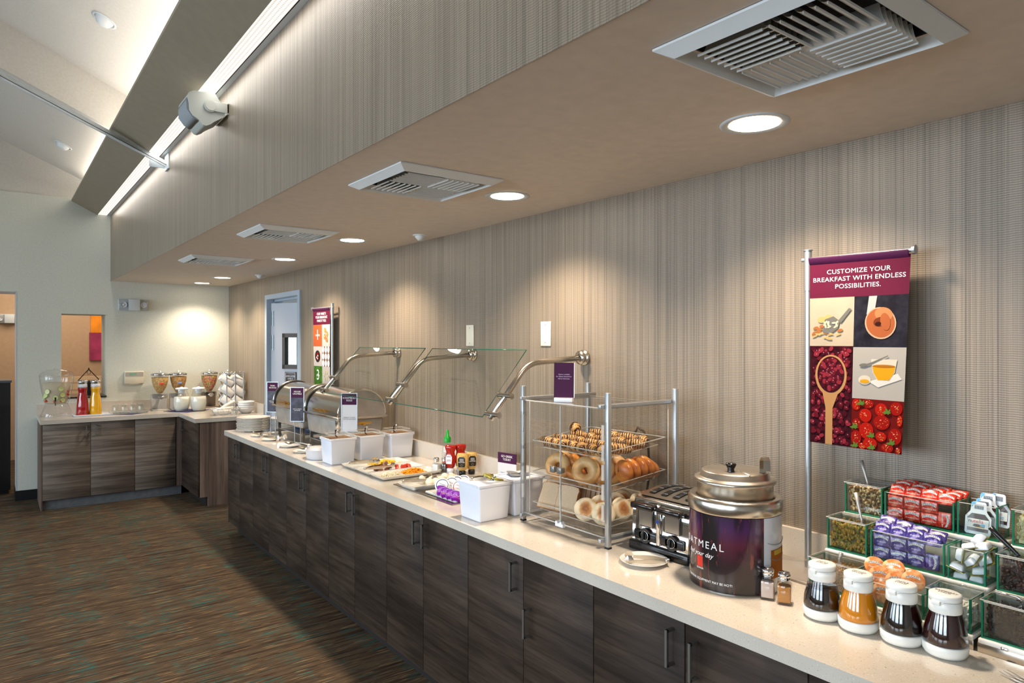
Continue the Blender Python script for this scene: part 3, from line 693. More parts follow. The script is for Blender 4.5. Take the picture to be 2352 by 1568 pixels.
# ------------------------------------------------------------------ stacked plates, tongs and spoons at the far end
pm = plate_stack(12, 1.685, 5.715, .0088, 'taller stack by the counter end', 'dinner plates in the taller stack')
plate_stack(10, 1.93, 5.68, .0088, 'shorter stack behind the food sign', 'dinner plates in the shorter stack', pm)
SAU = 'saucers for the serving tools'
for (x, y, lb) in ((1.625, 5.36, 'white saucer nearest the tall plate stack, under the tongs'), (1.628, 5.09, 'white saucer second from the plate stack, under the tong heads'),
                   (1.625, 4.70, 'white saucer under the first serving spoon'), (1.62, 4.41, 'white saucer under the second spoon, beside the white oval dish'),):
    dish_lathe('saucer', 'white_china', SAUCER, lb, 'saucer', (x, y, CT), group=SAU)
tongs('steel tongs lying from the first saucer toward the second', (1.60, 5.43, CT+.018), -pi/2+.15, L=.23, open_=.055, head=.022)
tongs('steel tongs resting on the second saucer, heads toward the chafing dishes', (1.60, 5.18, CT+.018), -pi/2+.35, L=.23, open_=.06, head=.022)
serving_spoon('steel serving spoon with its bowl on the third saucer', (1.71, 4.50, CT+.0165), pi/2+.42, L=.25)
serving_spoon('steel serving spoon with its bowl by the white oval dish', (1.74, 4.24, CT+.0165), pi/2+.62, L=.25)
t = thing('oval_dish', 'white oval dish with tongs across its rim, left of the first lidded bin', 'dish', (1.615, 4.135, CT))
B().m('white_plastic').lathe([(0, 0), (.072, 0), (.082, .004), (.090, .060), (.094, .062), (.088, .062), (.078, .006), (0, .004)], seg=48, sx=.85, sy=1.1).obj('bowl', t)
tongs('steel tongs laid across the white oval dish', (1.58, 4.20, CT+.063), -.55, L=.21, open_=.035)

# ------------------------------------------------------------------ chafing dishes
M['brass'] = mat('brass', (206, 160, 72), .2, 1.0)
M['mirror_steel'] = mat('polished_steel', (222, 216, 206), .20, 1.0)
def chafer(yc, label, lab2):
    t = thing('chafing_dish', label, 'chafing dish', (1.918, yc, CT), group='roll-top chafing dishes')
    hx, hy, rim = .165, .295, .23
    # roll-top lid: half drum with flat ends
    l = B().m('mirror_steel'); n = 22
    def drum(u, v): a = pi*u; return (-hx*cos(a), -hy+2*hy*v, rim+.012+(.168)*sin(a)**.9)
    l.grid(drum, n, 6)
    l.m('dull_steel')
    for s_ in (-1, 1): l._put([(-hx*cos(pi*i/n), s_*(hy-.001), rim+.012+.168*sin(pi*i/n)**.9) for i in range(n+1)], [tuple(range(n+1)) if s_ < 0 else tuple(reversed(range(n+1)))])
    l.obj('lid', t)
    for s_ in (-1, 1): B().m('mirror_steel').tube([(-(hx+.003)*cos(pi*i/n), s_*hy, rim+.014+.172*sin(pi*i/n)**.9) for i in range(n+1)], .006, 8).obj('lid_edge', t)
    B().m('black').tube([(-(hx+.002)*cos(pi*i/n), hy-.028, rim+.0125+.171*sin(pi*i/n)**.9) for i in range(n+1)], .007, 6).obj('lid_gap', t)  # black band stands in for the shaded gap in the lid's double rim
    r_ = B().m('mirror_steel'); r_.box(-hx-.012, hx+.012, -hy-.014, hy+.014, rim-.004, rim+.012, bev=.004); r_.obj('rim', t)
    p = B().m('dull_steel'); p.taper(-hx+.004, hx-.004, -hy+.006, hy-.006, rim-.135, rim-.004, .012, bev=.02, seg=3); p.obj('water_pan', t)
    hd = B().m('brass')
    for q in (-.05, .05): hd.box(-hx-.030, -hx+.004, q-.007, q+.007, rim+.030, rim+.046, bev=.002)
    hd.cyl((-hx-.026, -.062, rim+.040), (-hx-.026, .062, rim+.040), .0075, seg=12); hd.obj('lid_handle', t)
    hd = B().m('brass'); hd.cyl((-.05, -hy-.030, rim-.030), (.05, -hy-.030, rim-.030), .007, seg=12).box(-.01, .01, -hy-.030, -hy, rim-.045, rim-.028, bev=.002); hd.obj('end_handle', t)
    for (sx_, sy_) in ((-1, -1), (-1, 1), (1, -1), (1, 1)):
        g = B().m('mirror_steel')
        x = sx_*(hx-.035); y = sy_*(hy-.035)
        g.box(x-.011, x+.011, y-.003, y+.003, .006, rim-.02); g.box(x-.011, x+.011, y-.02 if sy_ > 0 else y-.003, y+.003 if sy_ > 0 else y+.02, 0, .006); g.obj('leg', t)
    B().m('mirror_steel').lathe([(.024, rim-.004), (.024, rim-.05), (.018, rim-.056), (.010, rim-.085), (0, rim-.086)], c=(-hx+.012, -hy+.02, 0), seg=24).obj('hinge_post', t)
    b_ = B().m('dull_steel'); b_.box(-hx+.035, hx-.035, -hy+.04, hy-.04, .045, .049); b_.obj('shelf', t)
    for q, w_ in ((-.13, 'nearer'), (.13, 'farther')):
        f = thing('fuel_can', 'round fuel can under the %s chafing dish, %s of its pair' % (lab2, w_), 'fuel can', (1.90, yc+q, CT+.0495), group='fuel cans')
        B().m(mat('can_blue', (88, 104, 132), .3, .6)).lathe([(0, 0), (.042, 0), (.042, .048), (.038, .052), (0, .052)], seg=28).obj('can', f); B().m('black').lathe([(.030, .052), (.032, .060), (.026, .062), (0, .060)], seg=24).obj('lid', f)
    return t
chafer(5.13, 'steel roll-top chafing dish farther from the camera, next to the door', 'farther'); chafer(4.45, 'steel roll-top chafing dish nearer the camera, beside the lidded bins', 'nearer')

# ------------------------------------------------------------------ food signs on wire stands
M['food_photo'] = mat('dark_food_print', (46, 44, 60), .35, noise=.8, nscale=26)
M['pale_print'] = mat('pale_print', (214, 212, 212), .4)
def food_sign(loc, rz, label, head, body_mt, body, bc):
    t = thing('table_sign', label, 'sign', loc, rz, 'food signs on wire stands')
    B().m('alu').lathe([(0, 0), (.045, 0), (.046, .003), (0, .005)], seg=32).obj('base', t)
    s_ = B().m('alu'); s_.cyl((-.022, 0, .003), (-.022, 0, .17), .003, seg=8).cyl((.022, 0, .003), (.022, 0, .17), .003, seg=8); s_.obj('stem', t)
    sign_panel(t, .095, .235, .070, head, 'purple_dark', body_mt, None, .165, T(0, -.004, 0) @ T(0, 0, 0), .0155, body, bc, .0105)
food_sign((1.79, 5.555, CT), -pi/2+.72, 'slim framed food sign reading PORK SAUSAGE beside the plates', 'PORK\nSAUSAGE', 'food_photo', 'HOT & FRESH\nOPTIONS', 'pale_print')
food_sign((1.72, 4.80, CT), -pi/2+.80, 'slim framed food sign reading VEGGIE CRUMBLE between the two chafing dishes', 'VEGGIE\nCRUMBLE', 'food_photo', 'HOT & FRESH\nOPTIONS', 'pale_print')
food_sign((1.79, 4.065, CT), -pi/2+.85, 'slim framed food sign reading SCRAMBLED EGGS behind the lidded bins', 'SCRAMBLED\nEGGS', 'pale_print', 'MAKE IT YOURS\nTOP OF NO HEAT', mat('ink_grey', (120, 118, 120), .5))

# ------------------------------------------------------------------ sneeze guard
t = thing('sneeze_guard', 'angled glass sneeze guard on three brushed steel arms bracketed to the wall', 'sneeze guard', (WX-.003, 3.21, 1.49))
def arc_pipe(): 
    P = [(-.004, 0, .006), (-.26, 0, -.010)]
    c0, c1, c2 = Vector((-.275, 0, -.011)), Vector((-.335, 0, -.016)), Vector((-.375, 0, -.062))
    P += [tuple((1-u)**2*c0+2*u*(1-u)*c1+u*u*c2) for u in [i/8 for i in range(9)]]
    return P+[(-.530, 0, -.243)]
dn = Vector((-.155, 0, -.181)).normalized(); up = -dn
for q, yq in enumerate((4.119, 3.217, 2.303)):
    br = B().m('steel').tube([(x, yq-3.21, z) for x, _, z in arc_pipe()], .0125, 18).obj('arm', t)
    B().m('steel').lathe([(.036, 0), (.036, .006), (.030, .010), (.026, .011), (.026, .020), (.031, .023), (.031, .030), (.013, .034)], mx=T(0, yq-3.21, .006) @ R(-pi/2, 'Y'), seg=28).obj('flange', br)
    for s_ in (.14, .36):
        pt = Vector((-.375, yq-3.21, -.062))+dn*(.05+s_*.45)
        B().m('steel').cyl(pt+Vector((-.004, -.042, 0)), pt+Vector((-.004, .042, 0)), .0115, seg=16).cyl(pt+Vector((-.004, -.046, 0)), pt+Vector((-.004, -.042, 0)), .013, seg=16).cyl(pt+Vector((-.004, .042, 0)), pt+Vector((-.004, .046, 0)), .013, seg=16).obj('clamp', br)
for (ya, yb) in ((3.262, 4.105), (2.372, 3.186)):
    lo = Vector((1.643-WX, 0, 1.252-1.49)); hi = Vector((1.880-WX, 0, 1.532-1.49)); g = B().m('guard_glass'); yo = 3.21; nn = (hi-lo).cross(Vector((0, 1, 0))).normalized()*.004
    cs = [Vector((lo.x, ya-yo, lo.z)), Vector((lo.x, yb-yo, lo.z)), Vector((hi.x, yb-yo, hi.z)), Vector((hi.x, ya-yo, hi.z))]
    g._put(cs, [(0, 1, 2, 3)]); go = g.obj('glass_panel', t)
    e = B().m('glass_edge'); e.tube(cs, .0024, 6, closed=True); e.obj('polished_edge', go)

# ------------------------------------------------------------------ lidded bins and open bins
M['bin_white'] = mat('bin_white', (236, 238, 246), .25)
def bin_(x, y, label, lid, cat='bin'):
    t = thing('food_bin', label, cat, (x, y, CT), group='white square bins')
    h = .148; a = .080
    tb = B().m('bin_white').taper(-a, a, -a, a, 0, h, .009, bev=.007, seg=3); tb.obj('tub', t)
    rm = B().m('bin_white')
    rm.box(-a-.004, a+.004, -a-.004, -a+.012, h-.008, h+.004, bev=.002).box(-a-.004, a+.004, a-.012, a+.004, h-.008, h+.004, bev=.002).box(-a-.004, -a+.012, -a+.012, a-.012, h-.008, h+.004).box(a-.012, a+.004, -a+.012, a-.012, h-.008, h+.004)
    rm.obj('rim', t)
    if lid:
        B().m('acrylic').taper(-a-.003, a+.003, -a-.003, a+.003, h+.028, h+.0045, .020, bev=.006, seg=2).obj('lid', t)
        l2 = B().m('acrylic_edge'); z = h+.007; w_ = a+.003; l2.tube([(-w_, -w_, z), (w_, -w_, z), (w_, w_, z), (-w_, w_, z)], .0018, 5, closed=True)
        w_ = a-.018; z = h+.029; l2.tube([(-w_, -w_, z), (w_, -w_, z), (w_, w_, z), (-w_, w_, z)], .0013, 5, closed=True); l2.obj('lid_edge', t)
        B().m('steel').lathe([(.006, h+.028), (.007, h+.040), (.012, h+.052), (0, h+.053)], c=(.01, .02, 0), seg=20).obj('lid_knob', t)
        B().m(mat('oat_fill', (196, 150, 112), .7, noise=.4, nscale=90, bump=.5)).box(-a+.01, a-.01, -a+.01, a-.01, h-.006, h+.0045).obj('contents', t)
    return t
bin_(1.652, 3.918, 'white square bin with clear lid nearest the aisle, in front of the chafing dish', True)
bin_(1.845, 3.930, 'white square bin with clear lid in the middle of the row of three', True)
bin_(2.045, 3.918, 'white square bin with clear lid against the wall', True)
for (x, y, l_) in ((1.625, 3.895, 'bin nearest the aisle'), (1.82, 3.905, 'middle lidded bin'), (2.01, 3.895, 'lidded bin against the wall')):
    tag(B().m('black_satin').tube([(0, 0, 0), (-.012, -.030, .030), (-.016, -.042, .036)], [.003, .0045, .006], 6).tube([(0, 0, 0), (.03, .03, -.02)], .003, 6).obj('scoop_handle', loc=(x, y, CT+.168)), 'dark scoop handle sticking out of the lid of the %s' % l_, 'scoop', 'scoops in the lidded bins')
bin_(1.625, 2.335, 'open white square bin holding green-gold tea packets, left of the pastry case', False)
bin_(1.800, 2.335, 'open white square bin holding foil-topped tubs, between the packet bin and the pastry case', False)
M['gold_foil'] = mat('gold_green_foil', (150, 140, 52), .35, .5, noise=.6, nscale=60)
for k, (x, y, rz, ti, l_) in enumerate(((1.655, 2.34, .4, .35, 'largest, leaning on the others'), (1.675, 2.31, 1.1, .2, 'flat, nearest the pastry case'), (1.64, 2.36, -.5, .15, 'lying beneath the other two'))):
    o = B().m('gold_foil').box(-.026, .026, -.021, .021, 0, .009, bev=.003).m('white_plastic').box(-.022, .022, -.017, .017, -.004, 0, bev=.001).obj('butter_packet', loc=(x, y, CT+.150+.010*(k == 0)), rot=(ti, .15, rz))
    tag(o, 'green and gold foil packet in the open bin, %s' % l_, 'packet', 'foil packets in the open bin')
t = B().m('white_plastic').box(-.066, .066, -.066, .066, 0, .006, bev=.002).obj('packet_tray', loc=(1.625, 2.335, CT+.1465)); tag(t, 'white insert tray under the foil packets', 'tray')
tongs('small gold tongs lying in the open bin of foil packets', (1.585, 2.365, CT+.153), -.4, L=.10, open_=.03, head=.008)
for k, (x, y, r_, l_) in enumerate(((1.79, 2.345, .2, 'tilted toward the aisle'), (1.835, 2.335, -.25, 'with a black stripe, tilted toward the wall'), (1.80, 2.375, .1, 'behind the other two'), )):
    t = thing('jelly_tub', 'round foil-topped tub in the second open bin, %s' % l_, 'tub', (x, y, CT+.144), (r_, .1, 0), 'foil-topped tubs')
    B().m(mat('tub_grey', (150, 152, 160), .3)).lathe([(0, 0), (.018, 0), (.024, .014), (.028, .015)], seg=24).obj('cup', t)
    B().m(mat('foil_silver', (200, 200, 204), .3, .8)).lathe([(.028, .0152), (0, .0165)], seg=24).m('black').box(-.027*.8, .027*.8, -.006 if k == 1 else -.001, .006 if k == 1 else .001, .0164, .0170).obj('foil_lid', t)
# ------------------------------------------------------------------ steel wells with white trays
def well(y0_, y1_, label):
    yc = (y0_+y1_)/2; x0_, x1_ = 1.62, 1.98
    t = thing('steel_well', label, 'food well', (1.80, yc, CT))
    w_ = B().m('steel'); hx, hy = .18, (y1_-y0_)/2; ix, iy = .160, (y1_-y0_)/2-.022
    def ring(o1, o2, z1, i1, i2, z2): w_._put([(-o1, -o2, z1), (o1, -o2, z1), (o1, o2, z1), (-o1, o2, z1), (-i1, -i2, z2), (i1, -i2, z2), (i1, i2, z2), (-i1, i2, z2)], [(0, 1, 5, 4), (1, 2, 6, 5), (2, 3, 7, 6), (3, 0, 4, 7)])
    ring(hx, hy, .0005, hx-.003, hy-.003, .004); ring(hx-.003, hy-.003, .004, ix, iy, .003); w_.obj('rim', t)
    p = B().m('steel'); w_ = p; ring(ix, iy, .003, ix-.008, iy-.008, -.036); p._put([(-ix+.008, -iy+.008, -.036), (ix-.008, -iy+.008, -.036), (ix-.008, iy-.008, -.036), (-ix+.008, iy-.008, -.036)], [(0, 1, 2, 3)]); p.obj('pan', t)
well(3.255, 3.805, 'shallow steel well under the fruit and cheese trays'); well(2.58, 3.145, 'shallow steel well holding the egg tray and yogurt cups')
def tray(name, label, x, y, hx, hy, z, d=.018, grp='white serving trays'):
    b_ = B().m('white_china')
    def rr(hx_, hy_, z_, r=.014):
        out = []
        for (cx, cy, a0) in ((hx_-r, hy_-r, 0), (-hx_+r, hy_-r, pi/2), (-hx_+r, -hy_+r, pi), (hx_-r, -hy_+r, 3*pi/2)):
            for i in range(5): a = a0+pi/2*i/4; out.append((cx+r*cos(a), cy+r*sin(a), z_))
        return out
    lo = [rr(hx, hy, z+d), rr(hx-.012, hy-.012, z+d-.001), rr(hx-.020, hy-.020, z+.004), None]
    rings = [rr(hx-.02, hy-.02, z), rr(hx-.003, hy-.003, z+d-.004)]+lo[:3]; n = 20; vs = sum(rings, []); fs = []
    for k in range(len(rings)-1):
        for i in range(n): fs.append((k*n+i, k*n+(i+1) % n, (k+1)*n+(i+1) % n, (k+1)*n+i))
    fs.append(tuple(range((len(rings)-1)*n, len(rings)*n))); fs.append(tuple(reversed(range(n))))
    b_._put(vs, fs, None, False); return tag(b_.obj(name, loc=(x, y, CT)), label, 'tray', grp)
tray('serving_tray', 'white tray of diced yellow fruit, farthest of the three trays', 1.785, 3.672, .185, .088, .0045)
tray('serving_tray', 'white tray of brown nuts and strawberry pieces, middle of the three trays', 1.785, 3.492, .185, .088, .0045)
tray('serving_tray', 'white tray of shredded white and orange cheese, nearest of the three trays', 1.785, 3.314, .185, .086, .0045)
tray('serving_tray', 'white tray of peeled eggs in the second steel well', 1.775, 2.995, .170, .085, .0045, .022)
def heap(name, label, cat, mt, cx, cy, hx, hy, z, n, mk, seed, hmax=.018):
    rnd = random.Random(seed); b_ = B().m(mt)
    for i in range(n):
        u, v = rnd.gauss(0, .45), rnd.gauss(0, .45)
        if abs(u) > 1 or abs(v) > 1: continue
        hh = hmax*max(0, 1-(u*u+v*v))*rnd.random()
        m_ = T(cx+u*hx, cy+v*hy, z+hh) @ R(rnd.random()*6.3, 'Z') @ R(rnd.uniform(-.5, .5), 'X') @ R(rnd.uniform(-.5, .5), 'Y')
        mk(b_, m_, rnd)
    return tag(b_.obj(name), label, cat, kind='stuff')
heap('diced_fruit', 'small yellow diced fruit pieces on the farthest tray', 'fruit', mat('yellow_fruit', (250, 206, 40), .35), 1.83, 3.677, .09, .045, CT+.012, 120, lambda b_, m_, r: b_.box(-.006, .006, -.005, .005, -.004, .004, m_, bev=.001, seg=1), 3)
heap('shredded_cheese', 'shredded white cheese at the aisle end of the nearest tray', 'cheese', mat('white_cheese', (240, 228, 200), .5), 1.70, 3.317, .060, .045, CT+.011, 330, lambda b_, m_, r: b_.box(-.012, .012, -.0014, .0014, -.0014, .0014, m_), 4)
heap('shredded_cheddar', 'shredded orange cheese at the wall end of the nearest tray', 'cheese', mat('orange_cheese', (250, 172, 30), .5), 1.83, 3.317, .075, .045, CT+.011, 380, lambda b_, m_, r: b_.box(-.013, .013, -.0014, .0014, -.0014, .0014, m_), 5, .022)
rnd = random.Random(9)
mn = [mat('glazed_nut_a', (110, 56, 34), .3), mat('glazed_nut_b', (142, 84, 50), .35)]
where = ['at the aisle end', 'beside the tong heads', 'under the tongs', 'half hidden by another piece', 'along the front rim', 'in the middle of the heap', 'on top of the heap', 'near the far rim', 'touching the strawberries', 'between two darker pieces', 'lowest in the tray', 'leaning against the rim']
for i in range(12):
    x = 1.69+.010*i+rnd.uniform(-.01, .01); y = 3.492+rnd.uniform(-.035, .035)
    o = B().m(mn[i % 2]).ball((0, 0, 0), .015, .010, .007, 12, 7).tube([(-.012, 0, .004), (0, 0, .0075), (.012, 0, .004)], .0018, 5).obj('glazed_pecan', loc=(x, y, CT+.016+.006*(i % 3)), rot=(rnd.uniform(-.5, .5), rnd.uniform(-.5, .5), rnd.random()*6))
    tag(o, 'glazed brown nut half on the middle tray, %s' % where[i], 'nut', 'brown nuts on the middle tray')
w2 = ['beside the nuts', 'next to the far rim', 'on top, cut face up', 'near the front rim', 'in the middle of the pieces', 'closest to the wall', 'between two larger pieces', 'end-on toward the aisle']
for i in range(8):
    x = 1.815+.011*i+rnd.uniform(-.006, .006); y = 3.492+rnd.uniform(-.03, .03)
    b_ = B().m(mat('strawberry_red', (214, 60, 36), .3, noise=.2, nscale=200)).lathe([(0, -.016), (.006, -.012), (.0115, 0), (.010, .008), (0, .012)], seg=14, sx=1, sy=.7).m(mat('strawberry_cut', (240, 140, 110), .4)).ball((0, -.005, 0), .007, .004, .010, 10, 6)
    tag(b_.obj('strawberry_half', loc=(x, y, CT+.020), rot=(rnd.uniform(-1.2, 1.2), rnd.uniform(-1, 1), rnd.random()*6)), 'cut strawberry piece on the middle tray, %s' % w2[i], 'strawberry', 'strawberry pieces on the middle tray')
tongs('steel tongs on the tray of yellow fruit', (1.635, 3.70, CT+.026), -.28, L=.17, open_=.05, head=.014)
tongs('steel tongs on the tray of nuts and strawberries', (1.625, 3.472, CT+.026), .18, L=.18, open_=.06, head=.014)
tongs('steel tongs beside the peeled eggs', (1.620, 3.02, CT+.032), -.12, L=.17, open_=.05, head=.016)
eg = mat('peeled_egg', (240, 228, 204), .25, sub=.2); ew = ['closest to the tong heads', 'front of the row', 'second from the tongs, behind the others', 'in the middle of the pile', 'on top of the pile', 'near the wall end, at the back', 'closest to the wall', 'behind the tongs']
for i, (x, y, z) in enumerate(((1.735, 2.975, .028), (1.765, 2.955, .028), (1.775, 3.01, .028), (1.805, 2.975, .030), (1.835, 2.990, .040), (1.860, 2.965, .030), (1.885, 3.00, .030), (1.725, 3.03, .028))):
    o = B().m(eg).lathe([(0, -.026), (.010, -.023), (.0175, -.012), (.0195, .0), (.017, .013), (.010, .023), (0, .027)], seg=24).obj('peeled_egg', loc=(x, y, CT+z), rot=(pi/2+.2*i, .4*i, .9*i))
    tag(o, 'shiny peeled white egg on the tray, %s' % ew[i], 'egg', 'peeled eggs')
t = tag(B().m('white_china').taper(-.138, .138, -.140, .140, -.0355, .006, .010, bev=.008).obj('cup_tub', loc=(1.80, 2.762, CT)), 'deep white tub sunk in the steel well under the yogurt cups', 'tub')
t.data.polygons.foreach_set('use_smooth', [False]*len(t.data.polygons))
M['lid_blue'] = mat('lid_white_blue', (222, 226, 236), .3, noise=.0); M['cup_purple'] = mat('cup_purple', (150, 32, 168), .3)
def yogurt(label, x, y, z, rx, rz, body, ringc, lidc, mark):
    t = thing('yogurt_cup', label, 'yogurt cup', (x, y, CT+z), (rx, .0, rz), 'yogurt cups in the steel well'); t.scale = (.78, .78, .78)
    B().m(body).lathe([(0, -.028), (.026, -.028), (.030, -.024), (.040, .012), (.0445, .013)], seg=32).obj('cup', t)
    B().m(lidc).lathe([(0, .0155), (.044, .0145), (.046, .013), (.044, .0125)], seg=32).obj('lid', t)
    d = B().m(ringc).tube([(.036*cos(a), .036*sin(a), .0155) for a in [2*pi*i/28 for i in range(28)]], .0018, 5, closed=True)
    
    d.obj('lid_print', t); text_obj('lettering', 'Chobani', .0125, ringc, t, (0, .004, .0158), (0, 0, -.3), depth=.0002); text_obj('lettering', '~oOo~', .015, ringc, t, (0, -.014, .0158), (0, 0, -.3), depth=.0002)
    if body is M['cup_purple']:
        q = B().m(mat('cup_label_pink', (236, 206, 236), .4)).m('ink_white')
        for a in [k*pi/3 for k in range(6)]: q.tube([((.0345+.0003*j)*cos(a+.26*cos(b_)), (.0345)*sin(a+.26*cos(b_)), -.006+.009*sin(b_)) for j, b_ in enumerate([2*pi*i/12 for i in range(12)])], .0009, 4, closed=True)
        q.m(mat('print_orange', (240, 170, 60), .4)); q.lathe([(.0268, -.027), (.0312, -.020), (.0318, -.018)], seg=28); q.obj('cup_print', t)
    return t
bl = mat('print_blue', (48, 72, 128), .4); rd = mat('print_red', (206, 60, 40), .4); wl = mat('lid_white', (232, 232, 236), .3)
for i, (x, y, z, rx, rz, l_) in enumerate(((1.705, 2.800, .040, .95, .2, 'nearest the eggs'), (1.748, 2.785, .044, .95, .2, 'second along, with a blue figure'), (1.788, 2.805, .042, .9, .15, 'third along, partly hidden'), (1.825, 2.800, .042, .9, .1, 'nearest the wall'))):
    yogurt('white yogurt cup with blue printed lid, %s' % l_, x, y, z, rx, rz-.9, wl, bl, wl, ((-.01, .008, .009), (.012, -.004, .007), (0, -.018, .006)))
yogurt('yogurt cup with red-ringed strawberry lid in front of the blue ones', 1.745, 2.712, .042, .9, -.75, wl, rd, wl, ((.006, -.008, .010), (-.012, .012, .006)))
for i, (x, y, z, rx, rz, l_) in enumerate(((1.685, 2.765, .022, .85, 2.07, 'farthest, below the egg tray corner'), (1.682, 2.722, .020, .85, 2.07, 'second from the egg tray'), (1.684, 2.680, .019, .85, 2.07, 'third from the egg tray'), (1.686, 2.640, .018, .9, 2.07, 'nearest, beside the white packet bin'))):
    yogurt('purple and orange yogurt cup in the front row, %s' % l_, x, y, z, rx, rz, M['cup_purple'], mat('print_orange', (240, 170, 60), .4), mat('lid_lilac', (206, 196, 222), .3), ((-.008, -.010, .010), (.014, .006, .006)))

# ------------------------------------------------------------------ sauces
def ketchup(x, y, rz, label, front):
    t = thing('ketchup_bottle', label, 'ketchup', (x, y, CT), rz, 'red ketchup squeeze bottles')
    B().m('white_plastic').lathe([(0, 0), (.021, 0), (.021, .026), (.014, .030), (0, .03)], seg=28).obj('cap', t)
    B().m(mat('ketchup_red', (168, 24, 12), .18, coat=.4)).lathe([(.012, .027), (.024, .036), (.030, .060), (.031, .085), (.026, .105), (.024, .118), (.031, .136), (.032, .150), (.026, .156), (0, .156)], seg=36, sx=1, sy=.72).obj('bottle', t)
    lb = B().m('white_plastic'); pts = [(-.016, .055), (.016, .055), (.018, .072), (.018, .092), (.012, .104), (-.012, .104), (-.018, .092), (-.018, .072)]
    mm_ = frame((0, -.0232, 0), (1, 0, 0), (0, 0, 1)); lb.prism(pts, -.0006, .0010, mm_); lb.obj('label', t)
    text_obj('lettering', 'HEINZ', .0085, 'black', t, None, None, mat4=mm_ @ T(0, .095, .0014), depth=.0002); text_obj('lettering', 'TOMATO\nKETCHUP', .0058, MATS['print_red'], t, None, None, mat4=mm_ @ T(0, .074, .0014), depth=.0002)
ketchup(2.015, 3.225, -.95, 'red upside-down ketchup bottle with white shield label turned to the aisle', 1); ketchup(2.075, 3.215, -.3, 'red upside-down ketchup bottle standing behind the labelled one', 0)
def mustard(x, y, rz, label):
    t = thing('mustard_bottle', label, 'mustard', (x, y, CT), rz, 'grainy mustard squeeze bottles')
    B().m('black').lathe([(0, 0), (.018, 0), (.019, .022), (.013, .026), (0, .026)], seg=28).obj('cap', t)
    B().m(mat('mustard_grain', (206, 166, 92), .3, noise=.25, nscale=260)).lathe([(.011, .024), (.022, .031), (.029, .050), (.031, .075), (.031, .108), (.026, .119), (0, .120)], seg=36, sx=1, sy=.75).obj('bottle', t)
    lb = B().m('black_satin'); mm_ = frame((0, -.0236, 0), (1, 0, 0), (0, 0, 1)); lb.prism([(-.017, .048), (.017, .048), (.020, .060), (.020, .094), (.012, .103), (-.012, .103), (-.020, .094), (-.020, .060)], -.0006, .0012, mm_)
    lb.m(mat('label_gold', (190, 160, 96), .4)).tube([(.007*cos(a), .058+.007*sin(a), .0014) for a in [2*pi*i/4 for i in range(4)]], .0007, 4, mx=mm_, closed=True); lb.obj('label', t)
    text_obj('lettering', "HEINZ\nDIJON\nMUSTARD", .0078, 'ink_white', t, None, None, mat4=mm_ @ T(0, .082, .0016), depth=.0002)
mustard(2.035, 3.135, -.75, 'grainy mustard bottle with black label, nearer the aisle'); mustard(2.095, 3.135, -.35, 'grainy mustard bottle with black label, against the backsplash')
t = thing('chili_sauce_bottle', 'nearly empty clear chili sauce bottle with green nozzle cap behind the ketchup', 'sauce bottle', (2.045, 3.305, CT))
B().m('glass').lathe([(0, 0), (.029, 0), (.031, .004), (.031, .105), (.028, .130), (.017, .160), (.015, .168)], seg=36).obj('bottle', t)
B().m(mat('chili_red', (196, 52, 24), .3)).lathe([(0, .003), (.0285, .004), (.0288, .055), (0, .058)], seg=30).obj('sauce', t)
lb = B().m('ink_white'); [lb.ball((-.0305*cos(a_*.28-.1), .0305*sin(a_*.28-.1), z_), .002, .002, .010, 6, 4) for a_, z_ in ((-3, .09), (-2, .095), (-1, .088), (0, .094), (-3, .065), (-2, .06), (-1, .066))]; lb.obj('label_print', t)
B().m(mat('cap_green', (20, 158, 48), .35)).lathe([(.019, .160), (.020, .185), (.016, .190), (.010, .196), (.006, .230), (0, .231)], seg=24).obj('cap', t)
shaker('glass salt shaker with steel cap beside the ketchup', (1.955, 3.275, CT), mat('salt', (232, 232, 232), .8), group='salt and pepper shakers'); shaker('glass pepper shaker with steel cap, next to the salt', (1.995, 3.255, CT), mat('pepper', (84, 76, 66), .8, noise=.7, nscale=500), group='salt and pepper shakers')
t = thing('table_sign', 'small acrylic card sign reading GO GREEK TODAY behind the open bins', 'sign', (2.09, 2.80, CT), -.72)
t.rotation_euler = (0, 0, -pi/2+.20)
B().m('acrylic_edge').box(-.068, .068, -.03, .03, 0, .004).obj('base', t); sign_panel(t, .125, .155, .052, 'GO GREEK\nTODAY', 'purple_dark', 'pale_print', None, .004, T(0, 0, 0), .016, 'Your choice of yogurt, fruit\n& honey makes it yours', MATS['ink_grey'], .0075, fr=False)
fp = B().m(mat('print_banana', (240, 190, 50), .5)).ball((.045, -.0028, .022), .016, .0012, .006, 10, 4).ball((.03, -.0028, .030), .012, .0012, .006, 10, 4).m(mat('print_walnut', (120, 60, 40), .5, noise=.5, nscale=80)).ball((-.005, -.0028, .030), .020, .0012, .010, 12, 4).ball((-.035, -.0028, .024), .018, .0012, .011, 12, 4); fp.obj('food_print', t)
